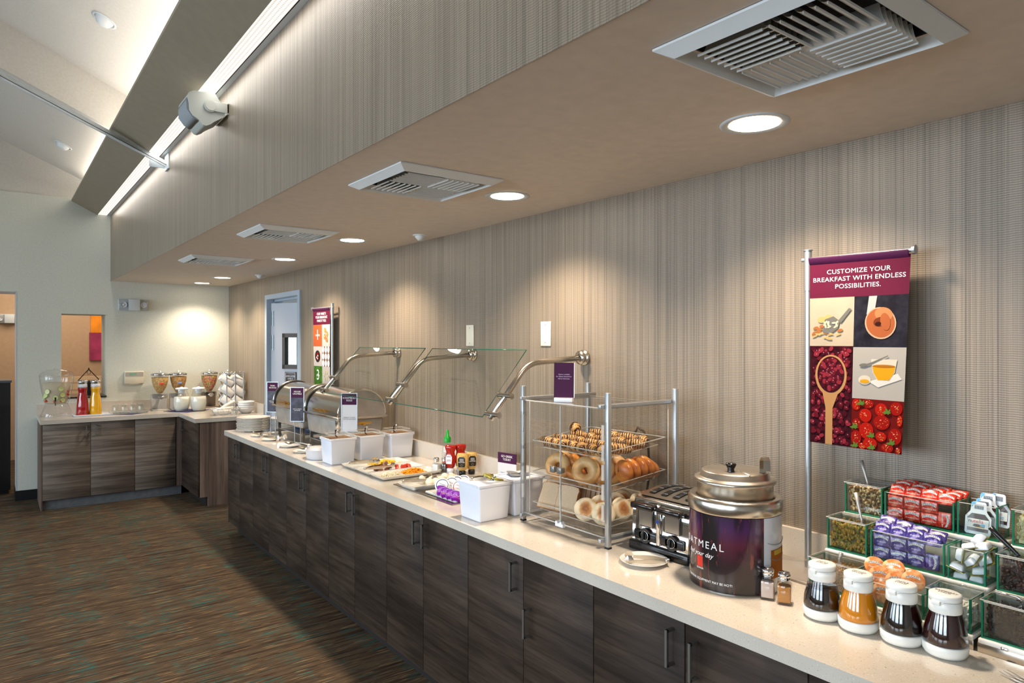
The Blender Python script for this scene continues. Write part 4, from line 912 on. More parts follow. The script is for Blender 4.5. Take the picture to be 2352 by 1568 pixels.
# ================================================================== FAR COUNTER
t = thing('drink_dispenser', 'large clear fruit-water dispenser with tap on a flared clear stand', 'drink dispenser', (.480, 7.975, CT))
B().m('acrylic').lathe([(.138, .002), (.140, .008), (.122, .05), (.102, .100), (.092, .120)], seg=56).obj('stand', t)
B().m('acrylic').lathe([(.0, .122), (.092, .123), (.104, .150), (.126, .250), (.140, .345), (.143, .385), (.140, .395)], seg=56).obj('bowl', t)
B().m('acrylic').lathe([(.144, .392), (.146, .402), (.128, .430), (.080, .452), (.030, .458), (.022, .470), (0, .471)], seg=48).obj('lid', t)
s = NT('cloudy_water'); s.n.remove(s.b); tr = s.new('ShaderNodeBsdfTransparent'); tr.inputs[0].default_value = (.93, .92, .86, 1); df = s.new('ShaderNodeBsdfDiffuse'); df.inputs[0].default_value = (*lin((222, 208, 182)), 1)
mx_ = s.new('ShaderNodeMixShader'); mx_.inputs[0].default_value = .5; s.link(tr.outputs[0], mx_.inputs[1]); s.link(df.outputs[0], mx_.inputs[2]); s.link(mx_.outputs[0], s.out.inputs[0]); M['cloudy_water'] = s.m
B().m('cloudy_water').lathe([(0, .128), (.078, .129), (.088, .152), (.108, .251), (.122, .330), (0, .331)], seg=48).obj('water', t)
B().m('chrome').cyl((-.012, -.085, .150), (-.018, -.135, .150), .008, seg=12).cyl((-.018, -.135, .158), (-.018, -.135, .118), .008, .006, seg=12).m('black').cyl((-.018, -.135, .158), (-.018, -.135, .195), .006, .008, seg=12).obj('tap', t)
e = B().m('acrylic_edge')
for r_, z_ in ((.1395, .004), (.092, .121), (.1405, .394), (.102, .148)): e.tube([(r_*cos(a), r_*sin(a), z_) for a in [2*pi*i/48 for i in range(48)]], .0016, 5, closed=True)
e.obj('rims', t)
cu = mat('cucumber_flesh', (214, 222, 150), .4); cs_ = mat('cucumber_skin', (62, 110, 44), .4)
cw = ['high on the left', 'beside the tap', 'upper middle of the bowl', 'just above another slice', 'edge-on at the left side', 'low at the right', 'right of the tap', 'at the left wall of the bowl']
for i, (an, z, rr) in enumerate(((-150, .205, .10), (-95, .190, .095), (-75, .275, .105), (-128, .250, .105), (-165, .185, .10), (-62, .165, .085), (-66, .215, .095), (-140, .215, .10))):
    rr = .094+.22*(z-.125); a = radians(an-3); mm_ = Euler((pi/2-.1, 0, a+pi/2)).to_matrix().to_4x4()
    o = B().m(cu).cyl((0, 0, -.0015), (0, 0, .0015), .0225, seg=24).m(cs_).tube([(.0228*cos(q), .0228*sin(q), 0) for q in [2*pi*k/24 for k in range(24)]], .0017, 5, closed=True).obj('cucumber_slice')
    o.matrix_world = T(.480+rr*cos(a), 7.975+rr*sin(a), CT+z) @ mm_; tag(o, 'round cucumber slice in the drink dispenser, %s' % cw[i], 'cucumber slice', 'cucumber slices in the dispenser')
for i, (an, z, w_) in enumerate(((-150, .155, 'low at the left'), (-100, .150, 'beneath the tap'), (-68, .155, 'low at the right'), (-35, .245, 'high at the right edge'), (-32, .215, 'at the right edge below another'))):
    a = radians(an-3); o = B().m(mat('berry_red', (222, 74, 44), .35)).lathe([(0, -.018), (.008, -.012), (.014, .002), (.011, .012), (0, .014)], seg=14, sy=.5).obj('strawberry_slice')
    o.matrix_world = T(.480+(.090+.22*(z-.125))*cos(a), 7.975+(.090+.22*(z-.125))*sin(a), CT+z) @ Euler((.4*i, 1.2, a)).to_matrix().to_4x4(); tag(o, 'red strawberry slice in the drink dispenser, %s' % w_, 'strawberry', 'strawberry slices in the dispenser')
tag(B().m('white_plastic').box(-.155, .155, -.10, .10, 0, .006).box(-.165, .165, -.11, -.10, .004, .014).box(-.165, .165, .10, .11, .004, .014).box(-.165, -.155, -.10, .10, .004, .014).box(.155, .165, -.10, .10, .004, .014).obj('drip_tray', loc=(.775, 7.93, CT)), 'long white drip tray under the two juice carafes', 'tray')
def carafe(x, y, mt, label):
    t = thing('juice_carafe', label, 'carafe', (x, y, CT+.0062), group='juice carafes')
    B().m(mt).lathe([(0, 0), (.053, .001), (.055, .006), (.050, .10), (.044, .165), (.036, .200), (.0345, .225), (.039, .255), (.038, .272), (0, .273)], seg=40).obj('juice', t)
    B().m('acrylic').lathe([(.0545, .001), (.0565, .006), (.0515, .10), (.0455, .165), (.0372, .200), (.0357, .225), (.0402, .255), (.039, .274)], seg=40).obj('glass_body', t)
    B().m('white_plastic').lathe([(.039, .272), (.041, .274), (.041, .302), (.038, .304), (0, .304)], seg=36).obj('collar', t)
    B().m('chrome').lathe([(.036, .304), (.039, .312), (.046, .338), (.044, .339), (.03, .318), (0, .316)], seg=36, sx=1.0).obj('pourer', t)
carafe(.690, 7.93, mat('red_juice', (176, 6, 22), .15, coat=.5), 'tall carafe of red juice with steel pourer on the white tray'); carafe(.800, 7.93, mat('orange_juice', (250, 186, 4), .2, coat=.5), 'tall carafe of yellow orange juice with steel pourer on the white tray')
M['navy'] = mat('navy_linen', (34, 32, 82), .8)
o = B().m('navy').box(-.125, .125, -.125, .125, 0, .003).obj('napkin_mat', loc=(1.085, 7.895, CT), rot=(0, 0, .80)); tag(o, 'dark navy napkin mat under the tray of upturned glasses', 'napkin', 'navy napkin mats')
o = B().m('navy').box(-.155, .155, -.155, .155, 0, .003).obj('napkin_mat', loc=(1.615, 7.82, CT), rot=(0, 0, .62)); tag(o, 'dark navy napkin mat under the two milk jugs', 'napkin', 'navy napkin mats')
tr_ = B().m('acrylic').box(-.15, .15, -.075, .075, 0, .004).box(-.165, .165, -.09, -.086, .004, .022).box(-.165, .165, .086, .09, .004, .022).box(-.165, -.161, -.086, .086, .004, .022).box(.161, .165, -.086, .086, .004, .022)
t = thing('glass_tray', 'clear acrylic tray holding upturned glasses on a navy mat', 'tray', (1.085, 7.90, CT+.0032)); tr_.obj('tray', t)
B().m('acrylic_edge').tube([(-.165, -.09, .022), (.165, -.09, .022), (.165, .09, .022), (-.165, .09, .022)], .002, 5, closed=True).tube([(-.15, -.077, .003), (.15, -.077, .003), (.15, .077, .003), (-.15, .077, .003)], .0016, 5, closed=True).obj('rim', t)
gm = None; cols = ['nearest the juice', 'second from the juice', 'third from the juice', 'nearest the cereal']
for r_ in range(2):
    for c_ in range(4):
        if gm is None:
            g = B().m('glass').lathe([(.034, 0), (.0345, .003), (.031, .05), (.026, .082), (.022, .088), (0, .089)], seg=28).m('acrylic_edge'); 
            for q, z in ((.034, .001), (.024, .087)): g.tube([(q*cos(a), q*sin(a), z) for a in [2*pi*i/28 for i in range(28)]], .0012, 5, closed=True)
            gm = g.obj('drinking_glass'); o = gm
        else: o = gm.copy(); COL.objects.link(o)
        o.location = (1.085-.112+c_*.0745, 7.90-.037+r_*.074, CT+.0074); tag(o, 'upturned clear glass in the %s row of the tray, %s' % (['front', 'back'][r_], cols[c_]), 'glass', 'upturned glasses')
def cereal_mat(name, stops, scale):
    s = NT(name); n = s.new('ShaderNodeTexVoronoi'); n.inputs['Scale'].default_value = scale; s.link(s.coords(), n.inputs['Vector'])
    sp2 = s.new('ShaderNodeSeparateColor'); s.link(n.outputs['Color'], sp2.inputs[0]); s.color(s.mix(.35, s.ramp(sp2.outputs[0], stops, 'CONSTANT'), s.ramp(n.outputs['Distance'], [(.0, (1.2, 1.2, 1.2)), (.6, (.45, .45, .45))]), 'MULTIPLY'))
    s.b.inputs['Roughness'].default_value = .7; s.bump(n.outputs['Distance'], .6, .006); return s.m
fl1 = cereal_mat('corn_flakes', [(0, lin((222, 180, 110))), (.4, lin((236, 200, 140))), (.7, lin((200, 150, 84))), (.9, lin((230, 190, 120)))], 95)
fl2 = cereal_mat('bran_flakes', [(0, lin((204, 150, 84))), (.4, lin((224, 178, 112))), (.7, lin((184, 126, 70))), (.9, lin((214, 166, 100)))], 95)
fl3 = cereal_mat('fruit_loops', [(0, lin((226, 90, 80))), (.2, lin((240, 190, 90))), (.4, lin((120, 180, 90))), (.55, lin((240, 150, 120))), (.7, lin((190, 110, 160))), (.85, lin((244, 210, 120)))], 110)
def hopper(x, y, mt, base_mt, label, dot):
    t = thing('cereal_dispenser', label, 'cereal dispenser', (x, y, CT), group='cereal dispensers')
    B().m(base_mt).box(-.075, .075, .03, .09, 0, .170, bev=.006).box(-.080, .080, -.08, .09, 0, .010, bev=.003).obj('base', t)
    B().m('acrylic').box(-.068, .068, -.045, .03, .125, .172, bev=.006).obj('chute_guard', t)
    B().m(mt).lathe([(0, .176), (.018, .178), (.030, .190), (.060, .245), (.075, .300), (.080, .350), (0, .358)], seg=36).obj('cereal', t)
    B().m('acrylic').lathe([(.020, .168), (.032, .188), (.063, .244), (.079, .300), (.084, .350), (.085, .378)], seg=40).obj('hopper', t)
    B().m('chrome').lathe([(.088, .368), (.090, .378), (.088, .388), (.070, .396), (.030, .404), (.012, .406), (.012, .412), (0, .413)], seg=40).obj('lid', t)
    B().m('chrome').cyl((0, -.075, .145), (0, .02, .145), .016, seg=16).cyl((0, -.085, .145), (0, -.072, .145), .024, seg=16).box(-.032, .032, -.086, -.078, .139, .151, bev=.002).obj('turn_knob', t)
    if dot: B().m(dot).ball((0, -.084, .285), .022, .003, .012, 14, 6).obj('sticker', t)
    return t
ub = mat('dispenser_clear_grey', (200, 194, 186), .25, spec=.6); db = mat('dispenser_taupe', (124, 108, 94), .3)
hopper(1.404, 8.07, fl1, ub, 'cereal dispenser of pale flakes with red mark, leftmost of four', MATS['berry_red']); hopper(1.584, 8.07, fl2, ub, 'cereal dispenser of brown flakes with blue sticker behind the milk jug', mat('sticker_blue', (120, 150, 210), .4))
t = hopper(1.905, 8.10, fl3, db, 'cereal dispenser of multicoloured loops beside the right milk jug', None); t2 = hopper(2.060, 7.93, fl3, db, 'cereal dispenser of multicoloured loops behind the mug rack', None)
def milk(x, y, label):
    t = thing('milk_jug', label, 'milk jug', (x, y, CT+.0032), group='glass milk jugs')
    B().m(mat('milk', (244, 240, 226), .3, sub=.1)).lathe([(0, .003), (.056, .004), (.068, .03), (.076, .075), (.075, .115), (.071, .150), (0, .151)], seg=40).obj('milk', t)
    B().m('glass').lathe([(0, 0), (.058, 0), (.070, .03), (.078, .075), (.077, .115), (.068, .165), (.054, .205), (.052, .225)], seg=44).obj('jug', t)
    B().m('white_plastic').lathe([(.030, .185), (.034, .222), (.062, .228), (.063, .236), (.050, .243), (.012, .247), (.012, .252), (0, .253)], seg=36).obj('lid', t)
milk(1.560, 7.79, 'glass jug of milk with white lid, left of the pair'); milk(1.712, 7.73, 'glass jug of milk with white lid, right of the pair')
# mug rack
t = thing('mug_rack', 'silver post rack holding tilted white mugs in the corner', 'mug rack', (2.03, 7.60, CT))
for px_ in (-.085, .0, .085):
    for py_ in (-.06, .06):
        p = B().m('alu').cyl((px_, py_, 0), (px_, py_, .395), .0055, seg=10).ball((px_, py_, .400), .009, seg=10, rings=6); p.obj('post', t)
r_ = B().m('alu')
for z_ in (.385,): r_.box(-.09, .09, -.063, -.057, z_-.004, z_+.004).box(-.09, .09, .057, .063, z_-.004, z_+.004).box(-.088, -.082, -.06, .06, z_-.004, z_+.004).box(.082, .088, -.06, .06, z_-.004, z_+.004)
r_.obj('top_frame', t)
B().m('alu').box(-.10, .10, -.075, .075, 0, .004).obj('base', t)
mug0 = None; lv = ['bottom', 'middle', 'top']
for k in range(3):
    for j in range(2):
        if mug0 is None:
            mug0 = thing('mug', '', 'mug', (0, 0, 0)); B().m('white_china').lathe([(0, 0), (.032, 0), (.039, .004), (.042, .02), (.044, .150), (.0425, .151), (.0395, .02), (.030, .006), (0, .006)], seg=32).obj('body', mug0)
            B().m('white_china').tube([(-.041, 0, .130), (-.062, 0, .128), (-.072, 0, .100), (-.064, 0, .072), (-.040, 0, .062)], .0052, 8).obj('handle', mug0); o = mug0
        else: o = dup(mug0)
        o.location = (2.03+(.105, -.005)[j], 7.60, CT+.050+.112*k); o.rotation_euler = (0, -.92, 0)
        o['label'] = 'tall white mug tilted in the rack, %s row, %s column' % (lv[k], ['wall-side', 'cereal-side'][j]); o['category'] = 'mug'; o['group'] = 'white mugs in the rack'
t = thing('wire_basket', 'woven silver wire basket of rolled napkins near the bowls', 'basket', (1.835, 7.17, CT), -.15)
wb = B().m('alu')
def rect(hx_, hy_, z, n=10):
    p = []
    for i in range(n): p.append((-hx_+2*hx_*i/n, -hy_, z))
    for i in range(n): p.append((hx_, -hy_+2*hy_*i/n, z))
    for i in range(n): p.append((hx_-2*hx_*i/n, hy_, z))
    for i in range(n): p.append((-hx_, hy_-2*hy_*i/n, z))
    return p
for k in range(6): f = k/5; wb.tube([(x, y, z+.003*sin(i*2.1+k)) for i, (x, y, z) in enumerate(rect(.095+.035*f, .065+.03*f, .003+.058*f))], .0018 if k < 5 else .003, 5, closed=True)
bt, tp = rect(.095, .065, .003), rect(.130, .095, .062)
for i in range(0, 40, 2): wb.tube([bt[i], tp[i]], .0015, 5)
wb.obj('basket', t)
nk = mat('linen_white', (238, 230, 214), .8, noise=.05)
for i, (x, y, z, rz, ry, w_) in enumerate(((-.03, -.02, .030, .1, 0, 'lying flat at the front'), (-.02, .025, .032, -.1, 0, 'lying flat at the back'), (0.0, 0.0, .055, .2, -.06, 'resting on top of two others'), (.03, .03, .088, .35, -.42, 'propped up toward the bowls'))):
    o = B().m(nk).tube([(-.085, 0, 0), (-.03, 0, .002), (.03, 0, .001), (.085, 0, 0)], [.017, .020, .020, .018], 12).tube([(-.086, .0, .004), (.086, .0, .004)], .009, 8).obj('rolled_napkin', loc=(1.835+x, 7.17+y, CT+z), rot=(0, ry, rz)); tag(o, 'rolled white napkin in the wire basket, %s' % w_, 'napkin', 'rolled napkins')
bw_ = None
for k in range(4):
    if bw_ is None: bw_ = B().m('white_china').lathe([(0, .006), (.035, .006), (.055, .016), (.072, .042), (.077, .058), (.080, .0575), (.076, .040), (.058, .012), (.040, 0), (.034, 0), (.033, .003), (0, .003)], seg=44).obj('bowl'); o = bw_
    else: o = bw_.copy(); COL.objects.link(o)
    o.location = (2.045+.003*(k % 2), 7.20, CT+.0005+.0205*k); tag(o, 'white china bowl, %s of the stack beside the napkin basket' % ['bottom', 'second from the bottom', 'second from the top', 'top'][k], 'bowl', 'stacked white bowls')
# ================================================================== PASTRY CASE
cx0, cx1, cy0, cy1, CZ = 1.722, 2.085, 1.712, 2.196, 1.385
t = thing('pastry_case', 'clear acrylic pastry case with silver posts and three sloping trays', 'pastry case', ((cx0+cx1)/2, (cy0+cy1)/2, CT))
ox, oy = (cx0+cx1)/2, (cy0+cy1)/2; hx, hy = (cx1-cx0)/2, (cy1-cy0)/2
for (sx_, sy_) in ((-1, -1), (-1, 1), (1, -1), (1, 1)):
    p = B().m('alu').box(sx_*hx-.009, sx_*hx+.009, sy_*hy-.009, sy_*hy+.009, .006, CZ-CT+.004, bev=.002); po = p.obj('post', t)
    B().m('black').box(sx_*hx-.0092, sx_*hx+.0092, sy_*hy-.0092, sy_*hy+.0092, 0, .006).obj('foot', po)
for z in (.50, .028):
    for sy_ in (-1, 1):
        yv = sy_*(hy-.016) if sy_ > 0 else sy_*(hy-.016)
        B().m('alu').box(-hx-.028, hx+.028, yv-.0065, yv+.0065, z-.0065, z+.0065, bev=.001).obj('cross_bar', t)
ix, iy = hx-.012, hy-.026
def sheet(x0, x1, y0, y1, z0, z1, nm='panel'): return B().m('acrylic').box(x0, x1, y0, y1, z0, z1).obj(nm, t)
sheet(ix-.004, ix, -iy, iy, .038, .490, 'back_panel'); 
# the end panels are tapered acrylic sheets
B().m('acrylic').box(-ix, ix, iy-.004, iy, .038, .490).obj('side_panel', t); B().m('acrylic').box(-ix, ix, -iy, -iy+.004, .038, .490).obj('side_panel', t)
B().m('acrylic').box(-ix-.02, ix, -iy-.01, iy+.01, .490, .495).obj('top_panel', t); B().m('acrylic').box(-ix-.02, ix, -iy-.01, iy+.01, .034, .040).obj('floor_panel', t)
fe = B().m('acrylic_edge')
def seg_(a, b_, r=.0016): fe.tube([a, b_], r, 5)
X0 = -ix-.02
for z in (.037, .4925):
    fe.tube([(X0, -iy-.01, z), (ix, -iy-.01, z), (ix, iy+.01, z), (X0, iy+.01, z)], .0026, 5, closed=True)
for y in (-iy, iy): seg_((-ix, y, .038), (-ix, y, .49), .002)
seg_((ix, -iy, .038), (ix, -iy, .49)); seg_((ix, iy, .038), (ix, iy, .49)); fe.obj('panel_edges', t)
for sy_, nm in ((1, 'far'), (-1, 'near')):
    dr = B().m('acrylic').box(X0-.004, X0, min(.0015*sy_, (iy+.006)*sy_), max(.0015*sy_, (iy+.006)*sy_), .045, .485).obj('door', t)
    B().m('white_paint').box(X0-.0045, X0+.0005, .0008*sy_-.0008, .0008*sy_+.0008, .045, .485).obj('door_edge', dr)
    B().m(mat('pull_grey', (140, 136, 130), .35, .6)).taper(-.013, .013, -.013, .013, 0, .026, .004, mx=T(X0-.004, sy_*.020, .245) @ R(-pi/2, 'Y'), bev=.003).obj('pull', dr)
    h_ = B().m('acrylic_edge'); yh = sy_*(iy+.012)
    for z0_ in (.10, .17, .24, .31, .38): h_.cyl((X0-.004, yh, z0_), (X0-.004, yh, z0_+.055), .006, seg=10)
    h_.m('acrylic').box(X0-.006, X0-.002, yh-.018, yh+.018, .09, .445); h_.obj('hinge', dr)
B().m('white_plastic').box(X0-.012, X0+.004, -.022, .022, .028, .042, bev=.002).cyl((X0-.014, -.012, .044), (X0+.002, -.012, .044), .006, seg=10).cyl((X0-.014, .012, .044), (X0+.002, .012, .044), .006, seg=10).obj('latch', t)
TZ = []
for k, zf in enumerate((.050, .175, .300)):     # trays rise toward the wall
    r_ = .018 if k == 0 else .030
    fx0, fx1 = -ix+.012, ix-.002
    tl = atan(r_/(fx1-fx0)); mt_ = T(fx0, 0, zf) @ R(-tl, 'Y'); L_ = fx1-fx0; w_ = iy-.010
    a = B().m('acrylic').box(0.02, L_-.02, -w_+.02, w_-.02, 0, .004, mt_)
    for (u0, u1, v0, v1) in ((0, L_, -w_, -w_+.003), (0, L_, w_-.003, w_), (0, .003, -w_, w_), (L_-.003, L_, -w_, w_)): pass
    vs = [(.02, -w_+.02, .002), (L_-.02, -w_+.02, .002), (L_-.02, w_-.02, .002), (.02, w_-.02, .002), (0, -w_, .030), (L_, -w_, .030), (L_, w_, .030), (0, w_, .030)]
    a._put(vs, [(0, 1, 5, 4), (1, 2, 6, 5), (2, 3, 7, 6), (3, 0, 4, 7)], mt_); to = a.obj('tray', t)
    B().m('acrylic_edge').tube(vs[4:], .0024, 5, mx=mt_, closed=True).tube(vs[:4], .0016, 5, mx=mt_, closed=True).obj('tray_rim', to)
    TZ.append(T(ox, oy, CT) @ mt_)
def on_tray(k, u, v): return (TZ[k] @ Vector((u, v, .0042)))
# ---- baked goods
s = NT('bagel_crust'); f1 = s.noise(s.coords(), 28, 4); f2 = s.noise(s.coords(), 9, 2)
s.color(s.mix(s.ramp(f2, [(.35, (0, 0, 0)), (.7, (1, 1, 1))]), s.ramp(f1, [(.3, lin((216, 164, 98))), (.7, lin((240, 204, 146)))]), lin((206, 142, 72)))); s.b.inputs['Roughness'].default_value = .4; s.bump(f1, .15, .003); M['bagel'] = s.m
s = NT('raisin_bun_crust'); f1 = s.noise(s.coords(), 40, 4); f2 = s.noise(s.coords(), 14, 2)
c = s.mix(s.ramp(f2, [(.35, (0, 0, 0)), (.65, (1, 1, 1))]), lin((222, 150, 60)), lin((176, 92, 34))); s.color(s.mix(s.ramp(f1, [(.66, (0, 0, 0)), (.70, (1, 1, 1))]), c, lin((70, 34, 18)))); s.b.inputs['Roughness'].default_value = .32; s.bump(f1, .3, .004); M['bun'] = s.m
s = NT('chocolate_swirl'); v = s.coords(); sp3 = s.new('ShaderNodeSeparateXYZ'); s.link(v, sp3.inputs[0]); n_ = s.noise(v, 60, 3)
w_ = s.math('SINE', s.math('MULTIPLY_ADD', sp3.outputs[0], 2*pi/.0095, s.math('MULTIPLY_ADD', n_, 8.5, s.math('MULTIPLY', sp3.outputs[1], 120))))
s.color(s.ramp(s.math('MULTIPLY_ADD', w_, .5, .5), [(.30, lin((66, 34, 22))), (.46, lin((150, 92, 52))), (.56, lin((222, 170, 100))), (.75, lin((236, 200, 140))), (.95, lin((212, 148, 70)))])); s.b.inputs['Roughness'].default_value = .35; s.bump(w_, .5, .002); M['choc'] = s.m
M['crumb'] = mat('bread_crumb', (222, 196, 164), .8, noise=.10, nscale=260, bump=.4); M['crust'] = mat('bread_crust', (176, 112, 52), .6, noise=.25, nscale=40)
s = NT('muffin_face'); v = s.coords(); gr_ = s.new('ShaderNodeTexGradient', gradient_type='SPHERICAL'); mp = s.new('ShaderNodeMapping'); mp.inputs['Scale'].default_value = (26, 26, 26); s.link(s.new('ShaderNodeTexCoord').outputs['Object'], mp.inputs[0]); s.link(mp.outputs[0], gr_.inputs[0]); n_ = s.noise(v, 45, 4)
s.color(s.ramp(s.math('MULTIPLY_ADD', n_, .5, gr_.outputs[0]), [(.42, lin((236, 218, 186))), (.60, lin((206, 150, 92))), (.85, lin((160, 96, 52))), (1, lin((206, 150, 90)))])); s.b.inputs['Roughness'].default_value = .7; s.bump(n_, .4, .003); M['muffin'] = s.m
M['muffin_side'] = mat('muffin_side', (238, 218, 182), .7, noise=.08, nscale=50)
# pastries: tapering twists on the top tray
pastry0 = None
rnd = random.Random(21); pw = []
spots = [(.045, .175, .3), (.045, .125, .1), (.05, .075, -.2), (.05, .025, .1), (.05, -.025, -.1), (.05, -.075, .15), (.05, -.13, -.05),
         (.115, .17, .0), (.125, .115, .25), (.12, .06, -.1), (.12, .0, .1), (.12, -.06, -.2), (.115, -.12, .1), (.115, -.175, .3),
         (.20, .15, .2), (.20, .08, -.15), (.20, .0, .1), (.205, -.08, -.1), (.205, -.16, .15), (.27, .11, .1), (.275, .03, -.2), (.275, -.05, .1), (.275, -.13, -.15)]
fwh = ['in the row nearest the doors', 'in the second row from the doors', 'in the third row', 'in the back row by the wall']
cnt = {}
for i, (u, v, a) in enumerate(spots):
    if pastry0 is None:
        b_ = B().m('choc')
        def tw(p, q): 
            x = -.036+.072*p; r = .0205*(sin(pi*min(1, max(.0, .12+p*.80)))**.7)*(1+.10*sin(p*40)); an = 2*pi*q
            return (x, r*cos(an), .0165+r*.92*sin(an))
        b_.grid(tw, 26, 14)
        pr = [(-.036+.001, 0)]; b_.ball((-.034, 0, .0165), .004, .008, .008, 10, 6).ball((.0335, 0, .0165), .006, .013, .012, 12, 8)
        b_.m(mat('choc_line', (52, 26, 18), .4)).tube([(.040-.0006*k, .0011*k*cos(k*.7), .0165+.0011*k*sin(k*.7)) for k in range(10)], .0010, 5)
        pastry0 = b_.obj('chocolate_pastry'); o = pastry0
    else: o = pastry0.copy(); COL.objects.link(o)
    p = on_tray(2, u, v); o.location = p+Vector((0, 0, .001)); o.rotation_euler = (rnd.uniform(-.2, .2), -.10, pi/2+pi*(i % 2)*0+a*2.2+(-.6 if u < .1 else .2))
    row = 0 if u < .09 else 1 if u < .16 else 2 if u < .24 else 3; cnt[row] = cnt.get(row, 0)+1
    tag(o, 'chocolate-striped pastry, %s, %s from the far end' % (fwh[row], ORD[cnt[row]-1]), 'pastry', 'chocolate-striped pastries')
p = on_tray(2, .215, .19); o = pastry0.copy(); COL.objects.link(o); o.location = p+Vector((0, 0, .022)); o.rotation_euler = (0, .1, -2.2); o.scale = (1.15, 1.15, 1.15); tag(o, 'largest chocolate-striped pastry lying on top of the others, spiral end showing', 'pastry', 'chocolate-striped pastries')
# bagels and raisin buns
def bagel_mesh():
    b_ = B().m('bagel')
    def f(u, v): a = 2*pi*u; q = 2*pi*v; R_ = .034; r = .0215; return ((R_+r*cos(q))*cos(a), (R_+r*cos(q))*sin(a), r*.82*sin(q))
    return b_.grid(f, 36, 16)
bg0 = bagel_mesh().obj('bagel'); bg0.location = on_tray(1, .055, -.045)+Vector((0, 0, .052)); bg0.rotation_euler = (1.32, 0, -1.0)
tag(bg0, 'plain bagel standing on edge in the middle of the centre tray, hole facing the doors', 'bagel', 'plain bagels')
for (u, v, z, rx, rz, l_) in ((.045, .105, .052, 1.25, -.45, 'plain bagel at the far end of the centre tray, leaning back behind the door pulls'), (.095, .115, .050, 1.2, -.15, 'plain bagel half hidden behind the farthest one'), (.105, -.075, .053, 1.35, -.30, 'plain bagel behind the middle one, edge toward the near post'), (.16, -.005, .050, 1.25, .1, 'plain bagel in the middle of the tray, mostly hidden'), (.15, -.10, .050, 1.3, .1, 'plain bagel behind the near post')):
    o = bg0.copy(); COL.objects.link(o); o.location = on_tray(1, u, v)+Vector((0, 0, z)); o.rotation_euler = (rx, 0, rz-.75); tag(o, l_, 'bagel', 'plain bagels')
bu = B().m('bun')
def fb(u, v): a = 2*pi*u; q = pi*(v-.5); return (.046*cos(q)*cos(a)*(1+.03*sin(3*a)), .046*cos(q)*sin(a), .024*sin(q))
bu.grid(fb, 28, 14); bu0 = bu.obj('raisin_bun'); bl_ = [(.075, .030, .028, .4, .3, 'lowest, between the two front bagels'), (.11, .055, .058, .9, .4, 'leaning on the far bagels'), (.17, .07, .040, 1.2, .2, 'behind the far bagels'),
    (.14, -.165, .048, 1.45, -.15, 'closest to the near end panel'), (.18, -.165, .046, 1.4, -.10, 'second from the aisle at the near end'), (.218, -.165, .046, 1.4, -.05, 'third from the aisle at the near end'), (.255, -.165, .044, 1.3, -.05, 'fourth from the aisle at the near end'), (.285, -.16, .034, .9, 0, 'smallest showing, by the wall side'), (.22, .03, .044, 1.2, 0, 'in the back of the tray')]
for i, (u, v, z, rx, rz, l_) in enumerate(bl_):
    o = bu0 if i == 0 else bu0.copy()
    if i: COL.objects.link(o)
    o.location = on_tray(1, u, v)+Vector((0, 0, z)); o.rotation_euler = ((0, rx, rz) if v < -.1 else (rx, 0, rz)); tag(o, 'glossy golden raisin bun on the centre tray, %s' % l_, 'bun', 'raisin buns')
# sliced bread: a leaning front pair and a run of slices behind
def slice_obj():
    b_ = B(); pts = [(-.050, 0), (.050, 0), (.052, .012), (.050, .080), (.054, .092), (.048, .104), (.020, .108), (-.020, .108), (-.048, .104), (-.054, .092), (-.050, .080), (-.052, .012)]
    mm_ = frame((0, 0, 0), (0, 1, 0), (0, 0, 1)); b_.m('crust').prism(pts, -.0062, .0062, mm_); b_.m('crumb').prism([(x*.955, .003+z*.955) for x, z in pts], -.0068, .0068, mm_); return b_
sl0 = None
def bread(u, v, rz, lean, l_, side=0):
    global sl0
    if sl0 is None: sl0 = slice_obj().obj('bread_slice'); o = sl0
    else: o = sl0.copy(); COL.objects.link(o)
    o.location = on_tray(0, u, v)+Vector((0, 0, .002)); o.rotation_euler = (side, lean, rz); tag(o, l_, 'bread slice', 'sliced bread')
bread(.022, .150, .10, .42, 'square bread slice leaning at the far front corner of the bottom tray'); bread(.034, .054, .16, .36, 'square bread slice leaning in front, nearest the latch')
bp = ['directly behind the front slices', 'second behind the front slices', 'third in the row', 'fourth in the row', 'fifth in the row', 'sixth in the row', 'seventh in the row', 'last in the row by the wall']
for i in range(8): bread(.040+.0148*i+.02, .095-.012*i, .5-.02*i, .40, 'bread slice in the leaning row, %s' % bp[i])
for i in range(5): bread(.075+.0148*i, .165-.004*i, .35, .40, 'darker-crusted bread slice in the far stack, %s' % ['first from the doors', 'second from the doors', 'middle of five', 'fourth from the doors', 'closest to the wall'][i])
mf = B(); mf.m('muffin').lathe([(0, .0135), (.030, .0130), (.037, .010)], seg=32).lathe([(0, -.0135), (.030, -.0130), (.037, -.010)], seg=32).m('muffin_side').lathe([(.037, -.010), (.043, -.006), (.0445, 0), (.043, .006), (.037, .010)], seg=32)
mf0 = mf.obj('english_muffin')
for i, (u, v, z, rx, ry, rz, l_) in enumerate(((.035, -.065, .040, 1.15, .0, -.85, 'browned face toward the doors, beside the bread'), (.045, -.150, .038, 1.0, 0, -.75, 'at the near front corner of the tray'), (.095, -.085, .042, 1.2, 0, -.7, 'behind the front one'), (.125, -.165, .042, 1.2, 0, -.15, 'behind the near post'),
        (.16, -.10, .042, 1.25, 0, -.5, 'in the middle of the pile'), (.19, -.165, .030, .7, 0, .1, 'low at the near end'), (.21, -.09, .042, 1.3, 0, -.3, 'toward the wall'), (.24, -.15, .036, 1.0, 0, 0, 'closest to the wall, near end'))):
    o = mf0 if i == 0 else mf0.copy()
    if i: COL.objects.link(o)
    o.location = on_tray(0, u, v)+Vector((0, 0, z)); o.rotation_euler = (rx, ry, rz); tag(o, 'english muffin on the bottom tray, %s' % l_, 'muffin', 'english muffins')
